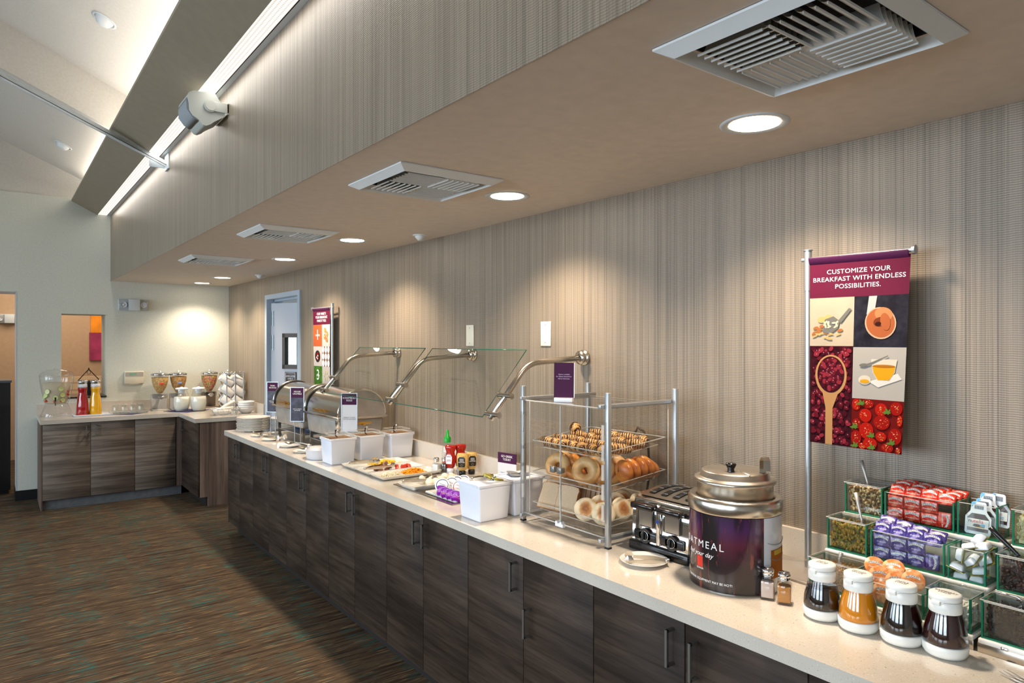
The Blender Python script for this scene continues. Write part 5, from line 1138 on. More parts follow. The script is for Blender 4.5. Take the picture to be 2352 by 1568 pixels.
# plum sign on the case, tongs behind it
t = thing('table_sign', 'plum card sign about gluten sensitivities standing on the pastry case', 'sign', (1.765, 1.995, CT+.4955), -pi/2+.62)
B().m('white_plastic').box(-.036, .036, -.018, .014, 0, .016, bev=.001).obj('base', t)
B().m('white_plastic').box(-.040, .042, -.0016, .0016, .0165, .152, T(0, 0, 0) @ R(-.04, 'X')).obj('backing', t); B().m('purple_dark').box(-.040, .039, -.0022, -.0017, .0165, .152, R(-.04, 'X')).obj('card', t)
text_obj('lettering', 'Options available\nfor Gluten Sensitivities.\nAsk an Associate.', .0066, mat('lilac_ink', (206, 180, 214), .5), t, None, None, mat4=R(-.04, 'X') @ T(0, -.0026, .098) @ R(pi/2, 'X'), depth=.0002, line=1.25)
t = thing('utensil_holder', 'pair of black-handled tongs hanging on the wall side of the pastry case', 'tongs', (2.118, 1.89, CT+.10))
B().m('black').tube([(0, 0, 0), (0, -.02, .10), (0, -.01, .22), (0, .01, .26), (-.0, .045, .275), (0, .06, .25)], .005, 8).obj('upper_arm', t); B().m('black').tube([(.010, 0, 0), (.012, -.10, .06), (.012, -.17, -.02)], .005, 8).obj('lower_arm', t)
B().m('black').tube([(0, .0, .20), (0, .03, .215), (0, .07, .205)], .011, 8).obj('grip', t)

# ================================================================== TOASTER
M['bakelite'] = mat('dark_bakelite', (26, 20, 18), .18, coat=.5)
t = thing('toaster', 'chrome four-slot toaster with two dial panels beside the oatmeal kettle', 'toaster', (1.800, 1.548, CT), 0)
# local: front faces -X, length along Y
sh = B().m('chrome'); hy_ = .122; D = .29
prof = [(.000, .028), (.004, .150), (.016, .178), (.045, .192), (.145, .204), (.245, .192), (.274, .178), (.286, .150), (.29, .028)]
def shell(u, v):
    k = u*(len(prof)-1); i = min(int(k), len(prof)-2); f = k-i; x = prof[i][0]*(1-f)+prof[i+1][0]*f; z = prof[i][1]*(1-f)+prof[i+1][1]*f
    return (x, (-hy_+2*hy_*v), z)
sh.grid(shell, 32, 4, smooth=True)
for s_ in (-1, 1): sh._put([(x, s_*hy_, z) for x, z in prof], [tuple(range(len(prof)))])
so = sh.obj('shell', t)
B().m(mat('toaster_top', (168, 160, 150), .3, 1.0)).grid(lambda u, v: (.030+.23*u, -hy_+.010+(2*hy_-.02)*v, .1885+.0175*sin(pi*u)), 16, 1).obj('top_plate', t)
for k in range(4):
    y = -.078+.052*k; sl = B().m('black'); sl.grid(lambda u, v, y=y: (.052+.18*u, y-.013+.026*v, .1905+.0175*sin(pi*(.10+.8*u))), 12, 1)
    for q in range(5): sl.m('alu').tube([(.060+.04*q, y-.013, .1935+.017*sin(pi*(.13+.17*q))), (.060+.04*q, y+.013, .1935+.017*sin(pi*(.13+.17*q)))], .0008, 4)
    sl.obj('slot', t)
bs = B().m('black_satin'); bs.taper(-.012, .302, -hy_-.008, hy_+.008, .034, 0, -.0, bev=.006); bs.obj('base', t)
for s_ in (-1, 1):
    yc = s_*.058
    B().m('bakelite').box(-.030, .004, yc-.050, yc+.050, .150, .172, bev=.007, seg=3).obj('lever', t)
    f = B().m(mat('toaster_front', (176, 172, 166), .22, 1.0)); f.box(-.004, .001, yc-.030, yc+.030, .088, .150); f.m('black').box(-.0050, -.0045, yc-.0325, yc-.0305, .090, .150).box(-.0050, -.0045, yc+.0305, yc+.0325, .090, .150).box(-.0050, -.0045, yc-.024, yc+.024, .089, .091); f.obj('front_slot', t)
    pn = B().m('black_satin'); pn.box(-.008, .001, yc-.050, yc+.050, .042, .074, bev=.005).cyl((-.008, yc, .058), (-.001, yc, .058), .026, seg=28); pn.obj('dial_panel', t)
    dl = B().m('chrome').tube([(-.0085, yc+.0155*cos(a), .058+.0155*sin(a)) for a in [2*pi*i/28 for i in range(28)]], .0010, 5, closed=True).m('black').cyl((-.012, yc, .058), (-.008, yc, .058), .013, seg=24).box(-.018, -.011, yc-.003, yc+.003, .046, .070, bev=.001); dl.obj('dial', t)
B().m('chrome').box(-.008, .002, -.008, .008, .036, .176, bev=.003).obj('center_rib', t)
B().m(mat('badge_blue', (30, 60, 150), .3)).cyl((-.0095, 0, .118), (-.008, 0, .118), .006, seg=18).obj('badge', t)
t = thing('plate_with_rim', 'small white plate on the counter edge in front of the toaster', 'plate', (1.705, 1.53, CT)); t.name = 'small_plate'
B().m('white_china').lathe([(r_*.60, z*.8) for r_, z in PLATE], seg=48).obj('plate', t)
tongs('steel scallop-headed tongs resting on the small plate by the toaster', (1.735, 1.463, CT+.014), 2.35, L=.135, open_=.042, head=.015)

# ================================================================== OATMEAL KETTLE
KX, KY = 1.800, 1.250
t = thing('oatmeal_kettle', 'round steel soup kettle wrapped in a dark purple OATMEAL banner', 'soup kettle', (KX, KY, CT))
R0 = .1345
s = NT('dusk_wheat_wrap'); v = s.coords(); sp4 = s.new('ShaderNodeSeparateXYZ'); s.link(v, sp4.inputs[0])
zr = s.math('DIVIDE', sp4.outputs[2], .235); wf = s.noise(s.coords((16, 16, 2.2)), 1.3, 4, .6, .6); wf2 = s.noise(s.coords((34, 34, 5)), 1.4, 3, .6, 1.0)
sky = s.ramp(zr, [(.0, lin((22, 16, 20))), (.35, lin((40, 20, 26))), (.62, lin((84, 30, 50))), (.80, lin((70, 34, 78))), (1.0, lin((46, 24, 56)))])
c = s.mix(s.ramp(wf, [(.46, (0, 0, 0)), (.58, (1, 1, 1))]), sky, lin((26, 20, 24))); c = s.mix(s.math('MULTIPLY', s.ramp(wf2, [(.58, (0, 0, 0)), (.64, (1, 1, 1))]), .7), c, lin((130, 56, 44)))
s.color(c); s.b.inputs['Roughness'].default_value = .22; s.b.inputs['Coat Weight'].default_value = .6; M['wrap'] = s.m
a0, a1 = radians(150), radians(150+215)      # printed part of the wrap
def wrap(fa, fb_, r, z0, z1, b_, n=48): b_.grid(lambda u, v: (r*cos(fa+(fb_-fa)*u), r*sin(fa+(fb_-fa)*u), z0+(z1-z0)*v), n, 4)
aw = radians(-109)
w1 = B().m('wrap'); wrap(radians(88), radians(251), R0, .003, .222, w1, 60); wo = w1.obj('banner_wrap', t)
w2 = B().m(mat('wrap_white', (206, 212, 222), .2, coat=.5)); wrap(aw, radians(90), R0, .003, .222, w2, 50); w2.obj('white_wrap', t)
def on_wrap(me_o, ang, z, r=R0+.0006):
    for v_ in me_o.data.vertices:
        x, y, zz = v_.co; a = ang+x/r; v_.co = (r*cos(a)+zz*cos(a), r*sin(a)+zz*sin(a), z+y)
    me_o.location = (0, 0, 0)
for txt, sz, ang, z, sp_, sh_ in (('OATMEAL', .0300, -193, .132, 1.32, 0), ('fuel your day', .0195, -194, .103, 1.0, .35), ('CAUTION: EQUIPMENT MAY BE HOT!', .0098, -183, .028, 1.0, 0), ('QUAKER', .0070, -192, .060, 1.05, 0)):
    o = text_obj('lettering', txt, sz, 'ink_white', t, (0, 0, 0), (0, 0, 0), spacing=sp_, shear=sh_, depth=.0002); on_wrap(o, radians(ang), z)
lg = B().m(mat('logo_red', (206, 48, 34), .3)); wrap(radians(-197), radians(-187), R0+.0005, .064, .096, lg, 6); lg.obj('logo_patch', t)
# printed tea glass on the white part
pg = B().m(mat('print_tea', (198, 120, 50), .3)); wrap(radians(-98), radians(-62), R0+.0006, .045, .128, pg, 12); pg.m(mat('print_lemon', (232, 200, 90), .3)); wrap(radians(-92), radians(-72), R0+.0009, .112, .126, pg, 6)
pg.m(mat('print_glass', (170, 178, 188), .3))
for zz, k_ in ((.105, 1.0), (.150, 1.25)): pg.tube([((R0+.001)*cos(radians(-80)+q*.33*k_), (R0+.001)*sin(radians(-80)+q*.33*k_), zz+.010*(q*q-1)) for q in [i/8-1 for i in range(17)]], .0008, 5)
pg.obj('tea_print', t)
B().m('steel').lathe([(R0-.002, 0), (R0-.002, .222), (R0+.001, .224), (R0+.004, .228), (R0+.004, .258), (R0-.001, .266), (R0-.012, .268), (.112, .262), (.110, .240)], seg=64).obj('housing', t)
B().m('steel').lathe([(.1115, .240), (.1115, .300), (.118, .306), (.120, .310), (.118, .313)], seg=64).obj('inset_pot', t)
lid_ = B().m(mat('worn_steel', (176, 168, 156), .36, 1.0)).lathe([(.120, .312), (.119, .317), (.106, .318), (.102, .322), (.099, .336), (.094, .340), (.0, .342)], seg=64); lo = lid_.obj('lid', t)
B().m('steel').tube([(.099*cos(a), .099*sin(a), .3405) for a in (radians(60), radians(-120))]*1, .0016, 6).obj('lid_hinge', t)
B().m('bakelite').lathe([(.011, .342), (.010, .350), (.016, .362), (.014, .367), (0, .368)], c=(-.045, -.018, 0), seg=20).obj('lid_knob', t)
t = thing('ladle', 'steel ladle handle hooked out of the kettle lid', 'ladle', (KX+.015, KY-.085, CT))
B().m('steel').tube([(0, 0, .26), (0, .002, .33), (.002, .0, .378), (.004, -.006, .388), (.006, -.016, .390), (.008, -.022, .380), (.008, -.024, .352)], .0001, 4).obj('x', t) if False else None
lb_ = B().m('steel')
pth = [(0, .0, .27), (0, .0, .34), (.001, .0, .378), (.002, -.006, .388), (.003, -.014, .389), (.004, -.020, .381), (.004, -.022, .350)]
for k in range(len(pth)-1):
    (x0, y0_, z0_), (x1, y1_, z1_) = pth[k], pth[k+1]
    lb_._put([(x0-.010, y0_, z0_), (x0+.010, y0_, z0_), (x1+.010, y1_, z1_), (x1-.010, y1_, z1_), (x0-.010, y0_-.0015, z0_-.001), (x0+.010, y0_-.0015, z0_-.001), (x1+.010, y1_-.0015, z1_-.001), (x1-.010, y1_-.0015, z1_-.001)], [(0, 1, 2, 3), (7, 6, 5, 4), (0, 3, 7, 4), (1, 5, 6, 2)])
lb_.obj('handle', t, rot=(0, 0, -.6))
shaker('glass shaker of pale cinnamon sugar in front of the kettle', (1.752, 1.108, CT), mat('cinnamon_sugar', (206, 184, 172), .8), r=.0195, h=.090, group='sugar shakers'); shaker('glass shaker of brown sugar, nearer the syrup bottles', (1.757, 1.060, CT), mat('brown_sugar', (186, 124, 62), .8, noise=.1, nscale=300), r=.0195, h=.090, group='sugar shakers')
# ================================================================== FOOD BANNERS ON POLES
def banner(label, pole, far, near, z_top, z_bot, base, tags, side):
    """cloth hung from a bar: s runs 0..1 from the pole outwards"""
    t = thing('food_banner', label, 'banner', (pole[0], pole[1], CT)); O = Vector((pole[0], pole[1], CT))
    B().m(mat('base_plate_taupe', (168, 158, 148), .25, .4)).box(base[0]-O.x, base[1]-O.x, base[2]-O.y, base[3]-O.y, 0, .008, bev=.002).obj('base_plate', t)
    zt = z_top-O.z
    pl = B().m('alu'); pl.cyl((0, 0, .008), (0, 0, zt+.028), .0105, seg=24).cyl((0, 0, zt-.10), (0, 0, zt+.028), .0118, seg=24).cyl((0, 0, zt+.028), (0, 0, zt+.031), .0145, seg=20); po = pl.obj('pole', t)
    B().m('chrome').cyl((-.013, 0, .035), (-.008, 0, .035), .005, seg=12).obj('bolt', t)
    def P(s, z):
        f = (z-(z_bot-O.z))/(zt-(z_bot-O.z)); x0 = far[0]*f+near[0]*(1-f); 
        return Vector((-.014+side[2]*s+(x0)*s + .004*sin(s*3.1), side[0]*(.014+side[1]*s), z))
    e = P(1.03, zt); B().m('alu').cyl((0, side[0]*-.02, zt), e, .0062, seg=14).cyl(e+Vector((0, -side[0]*.004, 0)), e+Vector((0, side[0]*.004, 0)), .0135, seg=22).obj('bar', t)
    def put(b_, name, off=.0012):
        o = b_.obj(name, t)
        n_ = Vector((-1, 0, 0))
        for v in o.data.vertices:
            s, z, q = v.co; v.co = P(s, z)+n_*(off+q)
        return o
    return t, P, put, O
def cloth_rect(b_, s0, s1, z0, z1, n=8): b_.grid(lambda u, v: (s0+(s1-s0)*u, z0+(z1-z0)*v, 0), n, n); return b_
def blob(b_, s, z, rs, rz, an=0.0, q=0.0, asp=1.0, n=14, lay=0.0):
    vs = []; fs = []
    for i in range(n): a = 2*pi*i/n; x = rs*cos(a); y = rz*sin(a); vs.append((s+(x*cos(an)-y*sin(an))*asp, z+x*sin(an)+y*cos(an), q+lay))
    vs.append((s, z, q+lay+.0003)); b_._put(vs, [(i, (i+1) % n, n) for i in range(n)], None, True); return b_
def poly(b_, pts, lay): b_._put([(s, z, lay) for s, z in pts], [tuple(range(len(pts)))]); return b_

t, P, put, O = banner('tall food banner reading CUSTOMIZE YOUR BREAKFAST on a silver pole by the condiments', (2.078, 1.171), (.025, 0), (-.035, 0), 1.832, 1.252, (1.935, 2.135, 1.095, 1.295), None, (-1, .290, 0))
ZB = lambda z: z-O.z
W_ = .290; A_ = 1/W_        # aspect: blob radii are in metres, s is a fraction
cream = mat('print_cream', (196, 180, 156), .45, noise=.06, nscale=12); choc = mat('print_slate', (40, 38, 48), .45, noise=.5, nscale=40)
put(cloth_rect(B().m('purple'), 0, 1, ZB(1.706), ZB(1.822), 10), 'header', 0)
tb_ = B().m('purple_dark'); tb_.grid(lambda u, v: (u*.985, ZB(1.822)+.012*sin(v*pi*1.4-.2), .010*sin(v*pi)), 10, 8); put(tb_, 'rolled_sleeve', 0)
m_ = .47
put(cloth_rect(B().m(cream), 0, m_, ZB(1.556), ZB(1.706)), 'nut_print', 0); put(cloth_rect(B().m(choc), m_, 1, ZB(1.553), ZB(1.706)), 'chocolate_print', 0)
put(cloth_rect(B().m(mat('print_berry_ground', (60, 16, 26), .4, noise=.5, nscale=60)), 0, m_, ZB(1.252), ZB(1.556)), 'cranberry_print', 0)
put(cloth_rect(B().m(mat('print_grey', (180, 174, 166), .45)), m_, 1, ZB(1.400), ZB(1.553)), 'honey_print', 0)
put(cloth_rect(B().m(mat('print_straw_ground', (110, 20, 18), .4)), m_, 1, ZB(1.252), ZB(1.400)), 'strawberry_print', 0)
for i, (tx, z) in enumerate((('CUSTOMIZE YOUR', 1.783), ('BREAKFAST WITH ENDLESS', 1.762), ('POSSIBILITIES.', 1.741))):
    o = text_obj('lettering', tx, .0195, 'ink_white', t, (0, 0, 0), (0, 0, 0), spacing=1.05, depth=.0001, sx=1.02)
    xs = [v.co.x for v in o.data.vertices]; wd = max(xs)-min(xs); k = min(1.35, (.268 if i == 1 else 9)/wd) if i == 1 else None
    if i == 1: KW = k
for o in [x for x in bpy.data.objects if x.parent == t and x.name.startswith('lettering')]:
    zz = {0: 1.785, 1: 1.762, 2: 1.739}[int(o.name.split('.')[-1])-int(min([x.name for x in bpy.data.objects if x.parent == t and x.name.startswith('lettering')]).split('.')[-1])]
    for v in o.data.vertices:
        x, y, q = v.co; v.co = P(.5+x*KW/W_, ZB(zz)+y)+Vector((-.0010-q, 0, 0))
rnd = random.Random(5)
# nuts and scoop
b_ = B().m(mat('print_almond', (176, 112, 64), .5)); 
for (s, z, a) in ((.07, 1.612, .3), (.10, 1.600, -.2), (.14, 1.618, .1), (.05, 1.595, .8), (.33, 1.604, .2), (.17, 1.598, -.6), (.11, 1.608, 0)): blob(b_, s, ZB(z), .009, .005, a, .0009, A_)
b_.m(mat('print_almond_pale', (222, 176, 112), .5)); blob(b_, .13, ZB(1.638), .012, .010, .2, .0011, A_); blob(b_, .20, ZB(1.645), .011, .008, .2, .0008, A_)
for i in range(9): blob(b_, .05+.28*rnd.random(), ZB(1.578+.018*rnd.random()), .009, .0028, rnd.uniform(-.4, .4), .0012+.0001*i, A_)
b_.m(mat('print_scoop', (120, 118, 112), .35)); poly(b_, [(.14, ZB(1.600)), (.18, ZB(1.640)), (.26, ZB(1.648)), (.33, ZB(1.632)), (.31, ZB(1.610)), (.22, ZB(1.592))], .0016); poly(b_, [(.31, ZB(1.634)), (.42, ZB(1.672)), (.45, ZB(1.668)), (.34, ZB(1.626))], .0017)
b_.m(mat('print_flaked', (232, 212, 176), .5)); [blob(b_, .17+.13*rnd.random(), ZB(1.612+.018*rnd.random()), .007, .003, rnd.random()*3, .0020+.0001*i, A_) for i in range(12)]
put(b_, 'scoop_print')
# spoon of chocolate cream
b_ = B().m(mat('print_spoon_rim', (206, 170, 140), .4)); blob(b_, .74, ZB(1.624), .044, .048, .5, .0006, A_, 28); b_.m(mat('print_handle', (196, 190, 186), .4)); poly(b_, [(.62, ZB(1.705)), (.70, ZB(1.705)), (.68, ZB(1.660)), (.60, ZB(1.650))], .0005)
b_.m(mat('print_choc', (176, 98, 58), .35)); blob(b_, .74, ZB(1.625), .040, .044, .5, .0010, A_, 28); b_.m(mat('print_choc_hi', (206, 132, 88), .35)); blob(b_, .77, ZB(1.650), .026, .020, -.3, .0014, A_, 20)
b_.m(mat('print_choc_lo', (120, 58, 34), .35)); blob(b_, .74, ZB(1.628), .020, .014, .2, .0018, A_, 18); b_.m(mat('print_choc', 0)); blob(b_, .79, ZB(1.628), .014, .026, .2, .0022, A_, 18); b_.m(mat('print_choc_dk', (60, 26, 20), .3)); blob(b_, .72, ZB(1.622), .009, .006, .2, .0026, A_, 12)
put(b_, 'spoon_print')
# cranberries and wooden spoon
def berries(b_, s0, s1, z0, z1, n, lay, seed):
    r = random.Random(seed)
    ms = [mat('print_cran_a', (110, 24, 38), .35), mat('print_cran_b', (150, 44, 58), .3), mat('print_cran_c', (76, 16, 30), .4)]
    for i in range(n):
        b_.m(ms[r.randrange(3)]); s = r.uniform(s0, s1); z = r.uniform(z0, z1); a = r.random()*3
        blob(b_, min(s1, max(s0, s)), z, .0085, .0060, a, lay+.00004*(i % 20), A_, 9); 
        if i % 3 == 0: b_.m(mat('print_cran_hi', (206, 140, 150), .3)); blob(b_, s, z+.002, .0022, .0012, a, lay+.0011, A_, 6)
b_ = B(); berries(b_, .03, m_-.03, ZB(1.262), ZB(1.548), 230, .0005, 3)
b_.m(mat('print_wood', (196, 146, 94), .5)); 
n = 30; blob(b_, .24, ZB(1.465), .050, .064, 0, .0018, A_, n); poly(b_, [(.14, ZB(1.425)), (.34, ZB(1.425)), (.265, ZB(1.365)), (.265, ZB(1.253)), (.185, ZB(1.253)), (.185, ZB(1.365))], .0019)
b_.m(mat('print_berry_ground', 0)); blob(b_, .24, ZB(1.468), .043, .056, 0, .0023, A_, n)
r = random.Random(8)
for i in range(70):
    a = r.random()*2*pi; q = sqrt(r.random()); b_.m([MATS['print_cran_a'], MATS['print_cran_b'], MATS['print_cran_c']][i % 3]); blob(b_, .24+q*.036*cos(a)*A_, ZB(1.468)+q*.049*sin(a), .0082, .0062, r.random()*3, .0026+.00003*(i % 20), A_, 9)
    if i % 3 == 0: b_.m(MATS['print_cran_hi']); blob(b_, .24+q*.036*cos(a)*A_, ZB(1.470)+q*.049*sin(a), .0022, .0012, 0, .0034, A_, 6)
put(b_, 'wooden_spoon_print')
# honey bowl
b_ = B().m(mat('print_cloth', (226, 220, 212), .5)); poly(b_, [(.64, ZB(1.452)), (.93, ZB(1.478)), (.97, ZB(1.462)), (.74, ZB(1.436))], .0004)
b_.m(mat('print_bowlglass', (216, 206, 186), .3)); poly(b_, [(.66, ZB(1.518)), (.92, ZB(1.518)), (.90, ZB(1.480)), (.85, ZB(1.456)), (.73, ZB(1.456)), (.68, ZB(1.480))], .0008)
b_.m(mat('print_honey', (228, 160, 30), .3)); poly(b_, [(.675, ZB(1.498)), (.905, ZB(1.498)), (.89, ZB(1.478)), (.845, ZB(1.458)), (.735, ZB(1.458)), (.69, ZB(1.478))], .0012); b_.m(mat('print_honey_dk', (176, 110, 30), .3)); blob(b_, .79, ZB(1.498), .033, .0045, 0, .0016, A_, 18)
b_.m(mat('print_honey', 0)); blob(b_, .62-.02, ZB(1.452), .014, .006, 0, .0014, A_, 14); b_.m(mat('print_bowlglass', 0)); blob(b_, .60, ZB(1.456), .019, .014, 0, .0007, A_, 16)
b_.m(mat('print_scoop', 0)); poly(b_, [(.60, ZB(1.502)), (.66, ZB(1.508)), (.83, ZB(1.530)), (.83, ZB(1.527)), (.66, ZB(1.502)), (.60, ZB(1.496))], .0020); blob(b_, .585, ZB(1.500), .013, .005, .1, .0021, A_, 12)
put(b_, 'honey_bowl_print')
# strawberries
b_ = B(); r = random.Random(4); sd = mat('print_seed', (236, 190, 110), .5); gl = mat('print_leaf', (92, 128, 52), .5); hi = mat('print_berry_hi', (240, 150, 130), .3); reds = [mat('print_straw_a', (184, 28, 16), .4), mat('print_straw_b', (160, 22, 16), .4)]
spots = [(.52, 1.382, .017, .018), (.64, 1.386, .018, .016), (.78, 1.372, .018, .019), (.93, 1.378, .018, .019), (.62, 1.352, .019, .020), (.79, 1.336, .024, .021), (.97, 1.345, .014, .016), (.53, 1.325, .013, .016), (.635, 1.308, .022, .024), (.93, 1.300, .019, .023), (.79, 1.295, .016, .014), (.53, 1.284, .017, .022), (.68, 1.272, .021, .018), (.86, 1.266, .018, .013), (.60, 1.262, .012, .010), (.97, 1.262, .010, .010)]
for i, (s, z, a, c_) in enumerate(spots):
    rs = min(a, (1-s)*W_-.001, (s-m_)*W_-.001); b_.m(reds[i % 2]); blob(b_, s, ZB(z), rs, min(c_, z-1.253, 1.399-z), 0, .0005+.0002*i, A_, 18); b_.m(sd)
    for k in range(14): q = r.random()*.8; an = r.random()*6.28; blob(b_, s+q*rs*cos(an)*A_, ZB(z)+q*min(c_, z-1.253, 1.399-z)*sin(an), .0011, .0008, 0, .0009+.0002*i, A_, 5)
    b_.m(hi); blob(b_, s-.01, ZB(z)+.006, .003, .0018, .4, .0010+.0002*i, A_, 7)
b_.m(gl)
for (s, z) in ((.575, 1.388), (.845, 1.368), (.51, 1.317), (.69, 1.296), (.90, 1.282), (.52, 1.262), (.70, 1.262)):
    for k in range(5): blob(b_, s+.01*(k-2), ZB(z)+.003*((k*7) % 3-1), .009, .0028, k*1.1, .0040+.0001*k, A_, 7)
put(b_, 'strawberries_print')

# small banner near the door
t, P, put, O = banner('small food banner reading OUR VARIETY YOUR BREAKFAST on a pole beside the door', (2.118, 5.136), (.0, 0), (.01, 0), 1.84, 1.215, (2.098, 2.142, 5.06, 5.21), None, (1, .330, -.012))
W_ = .330; A_ = 1/W_
def mz(z): return ZB(z)
put(cloth_rect(B().m('purple'), 0, 1, ZB(1.706), ZB(1.830)), 'header', 0); tb_ = B().m('purple_dark'); tb_.grid(lambda u, v: (u*.985, ZB(1.826)+.012*sin(v*pi*1.4-.2), .010*sin(v*pi)), 10, 8); put(tb_, 'rolled_sleeve', 0)
for (s0, s1, z0, z1, mt_, nm) in ((.5, 1, 1.53, 1.706, mat('print_orange_block', (206, 104, 60), .4), 'orange_print'), (0, .5, 1.53, 1.706, mat('print_food_pale', (226, 214, 204), .4), 'pastry_print'), (.5, 1, 1.37, 1.53, mat('print_food_pale', 0), 'bowl_print'), (0, .5, 1.37, 1.53, mat('print_brown', (150, 116, 96), .4), 'egg_print'),
    (.5, 1, 1.215, 1.37, mat('print_green', (84, 132, 52), .4, noise=.4, nscale=20), 'green_print'), (0, .5, 1.215, 1.37, mat('print_food_pale', 0), 'cheese_print')):
    put(cloth_rect(B().m(mt_), s0, s1, ZB(z0), ZB(z1), 4), nm, 0)
for tx, z, sz, s_ in (('OUR VARIETY.\nYOUR BREAKFAST.\nMAKE IT YOU.', 1.765, .028, .5), ('1', 1.62, .12, .75), ('CHOOSE', 1.62, .022, .75), ('3', 1.295, .12, .75), ('TOP IT', 1.292, .022, .75)):
    o = text_obj('lettering', tx, sz, 'ink_white', t, (0, 0, 0), (0, 0, 0), depth=.0001)
    for v in o.data.vertices: x, y, q = v.co; v.co = P(s_-x/W_, ZB(z)+y)+Vector((-.0016-q, 0, 0))
b_ = B().m(mat('print_peach', (236, 150, 90), .4)); [blob(b_, s, ZB(z), .024, .020, a, .0006+.0002*i, A_, 16) for i, (s, z, a) in enumerate(((.30, 1.66, .3), (.18, 1.63, .9), (.32, 1.61, 2), (.20, 1.585, .4)))]; b_.m(mat('print_yolk', (250, 200, 120), .4)); [blob(b_, s, ZB(z), .010, .008, 0, .0020, A_, 12) for s, z in ((.30, 1.66), (.19, 1.632), (.32, 1.612))]; put(b_, 'pastry_shapes')
b_ = B().m('black'); blob(b_, .76, ZB(1.45), .050, .048, 0, .0006, A_, 24); b_.m(mat('print_straw_a', 0)); [blob(b_, .70+.11*r.random(), ZB(1.43+.04*r.random()), .013, .010, r.random()*3, .0010+.0001*k, A_, 10) for k in range(10)]; b_.m('ink_white'); [blob(b_, .70+.11*r.random(), ZB(1.43+.04*r.random()), .008, .006, r.random()*3, .0022, A_, 8) for k in range(4)]; put(b_, 'bowl_shapes')
b_ = B().m('ink_white'); [blob(b_, .09+.165*i, ZB(1.395+.055*j), .0225, .026, 0, .0006, A_, 16) for i in range(3) for j in range(3)]; put(b_, 'egg_shapes')
b_ = B().m(mat('print_chz', (236, 222, 176), .4)); [blob(b_, .25+.12*cos(k*1.05), ZB(1.30)+.030*sin(k*1.05), .018, .012, k, .0006+.0001*k, A_, 6) for k in range(6)]; put(b_, 'cheese_shapes')

# ================================================================== CONDIMENT STANDS
M['shelf_white'] = mat('shelf_white', (234, 230, 222), .3)
TX = [1.850, 1.950, 2.050]; TZ_ = [.873, .963, 1.055]
def stand(y0_, y1_, label):
    t = thing('condiment_stand', label, 'condiment stand', (2.0, (y0_+y1_)/2, CT), group='stepped condiment stands'); ox_, oy_ = 2.0, (y0_+y1_)/2
    b_ = B().m('steel'); b_.box(1.845-ox_, 1.85-ox_, y0_-oy_, y1_-oy_, 0, .024, bev=.001).box(1.85-ox_, 2.135-ox_, y0_-oy_, y0_-oy_+.005, 0, .024).box(1.85-ox_, 2.135-ox_, y1_-oy_-.005, y1_-oy_, 0, .024).box(2.13-ox_, 2.135-ox_, y0_-oy_, y1_-oy_, 0, .024); b_.obj('base', t)
    for k in range(3):
        x0_ = TX[k]-.006-ox_; x1_ = (TX[k]+.098 if k < 2 else 2.14)-ox_; z_ = TZ_[k]-CT
        s_ = B().m('shelf_white').box(x0_, x1_, y0_-oy_+.001, y1_-oy_-.001, z_-.012, z_, bev=.003); s_.obj('shelf', t)
        for q in (y0_-oy_+.055, 0, y1_-oy_-.055):
            B().m('chrome').box(x0_-.004, x0_+.002, q-.007, q+.007, z_-.011, z_-.004, bev=.001).obj('clip', t)
        if k: B().m('shelf_white').box(x0_+.004, x0_+.010, y0_-oy_+.004, y1_-oy_-.004, TZ_[k-1]-CT+.001, z_-.012).obj('riser', t)
    return t
stand(.628, 1.046, 'stepped condiment stand holding the red, purple and orange packets'); stand(.20, .620, 'stepped condiment stand cut off by the right edge, with dark toppings')
def cell(name, cols, rough=.5): return mat(name, cols[0], rough) if False else mat(name, cols[0], rough, noise=.35, nscale=120)
def cbox(y0_, y1_, tier, h, label, depth=.082, lid=False):
    x0_ = TX[tier]+.002; z_ = TZ_[tier]; yc = (y0_+y1_)/2; hy_ = (y1_-y0_)/2-.0015
    t = thing('condiment_box', label, 'container', (x0_, yc, z_+.0005), group='clear green-edged condiment boxes')
    B().m('green_tint').box(0, .003, -hy_+.004, hy_-.004, .004, h).obj('front_wall', t); B().m('green_tint').box(depth-.003, depth, -hy_+.004, hy_-.004, .004, h).obj('back_wall', t)
    for s_ in (-1, 1): B().m('green_tint').box(0, depth, s_*(hy_-.002)-.0015, s_*(hy_-.002)+.0015, .004, h).obj('side_wall', t)
    e = B().m('green_glass')
    for s_ in (-1, 1): e.box(-.001, .0055, s_*(hy_-.002)-.0019, s_*(hy_-.002)+.0019, .0, h+.001); e.box(0, depth, s_*(hy_-.002)-.0018, s_*(hy_-.002)+.0018, h-.0005, h+.0015); e.box(depth-.004, depth, s_*(hy_-.002)-.002, s_*(hy_-.002)+.002, 0, h)
    e.box(0, depth, -hy_, hy_, 0, .0042); e.obj('edges', t)
    a = B().m('acrylic_edge'); a.box(-.0006, .0034, -hy_+.005, hy_-.005, h-.001, h+.0005).box(depth-.0034, depth+.0006, -hy_+.005, hy_-.005, h-.001, h+.0005); a.obj('rim', t)
    if lid:
        B().m('acrylic').box(-.004, depth+.004, -hy_-.001, hy_+.001, h+.003, h+.006).obj('lid', t)
        B().m('acrylic_edge').tube([(-.004, -hy_-.001, h+.0045), (depth+.004, -hy_-.001, h+.0045), (depth+.004, hy_+.001, h+.0045), (-.004, hy_+.001, h+.0045)], .0013, 4, closed=True).obj('lid_rim', t)
    return t
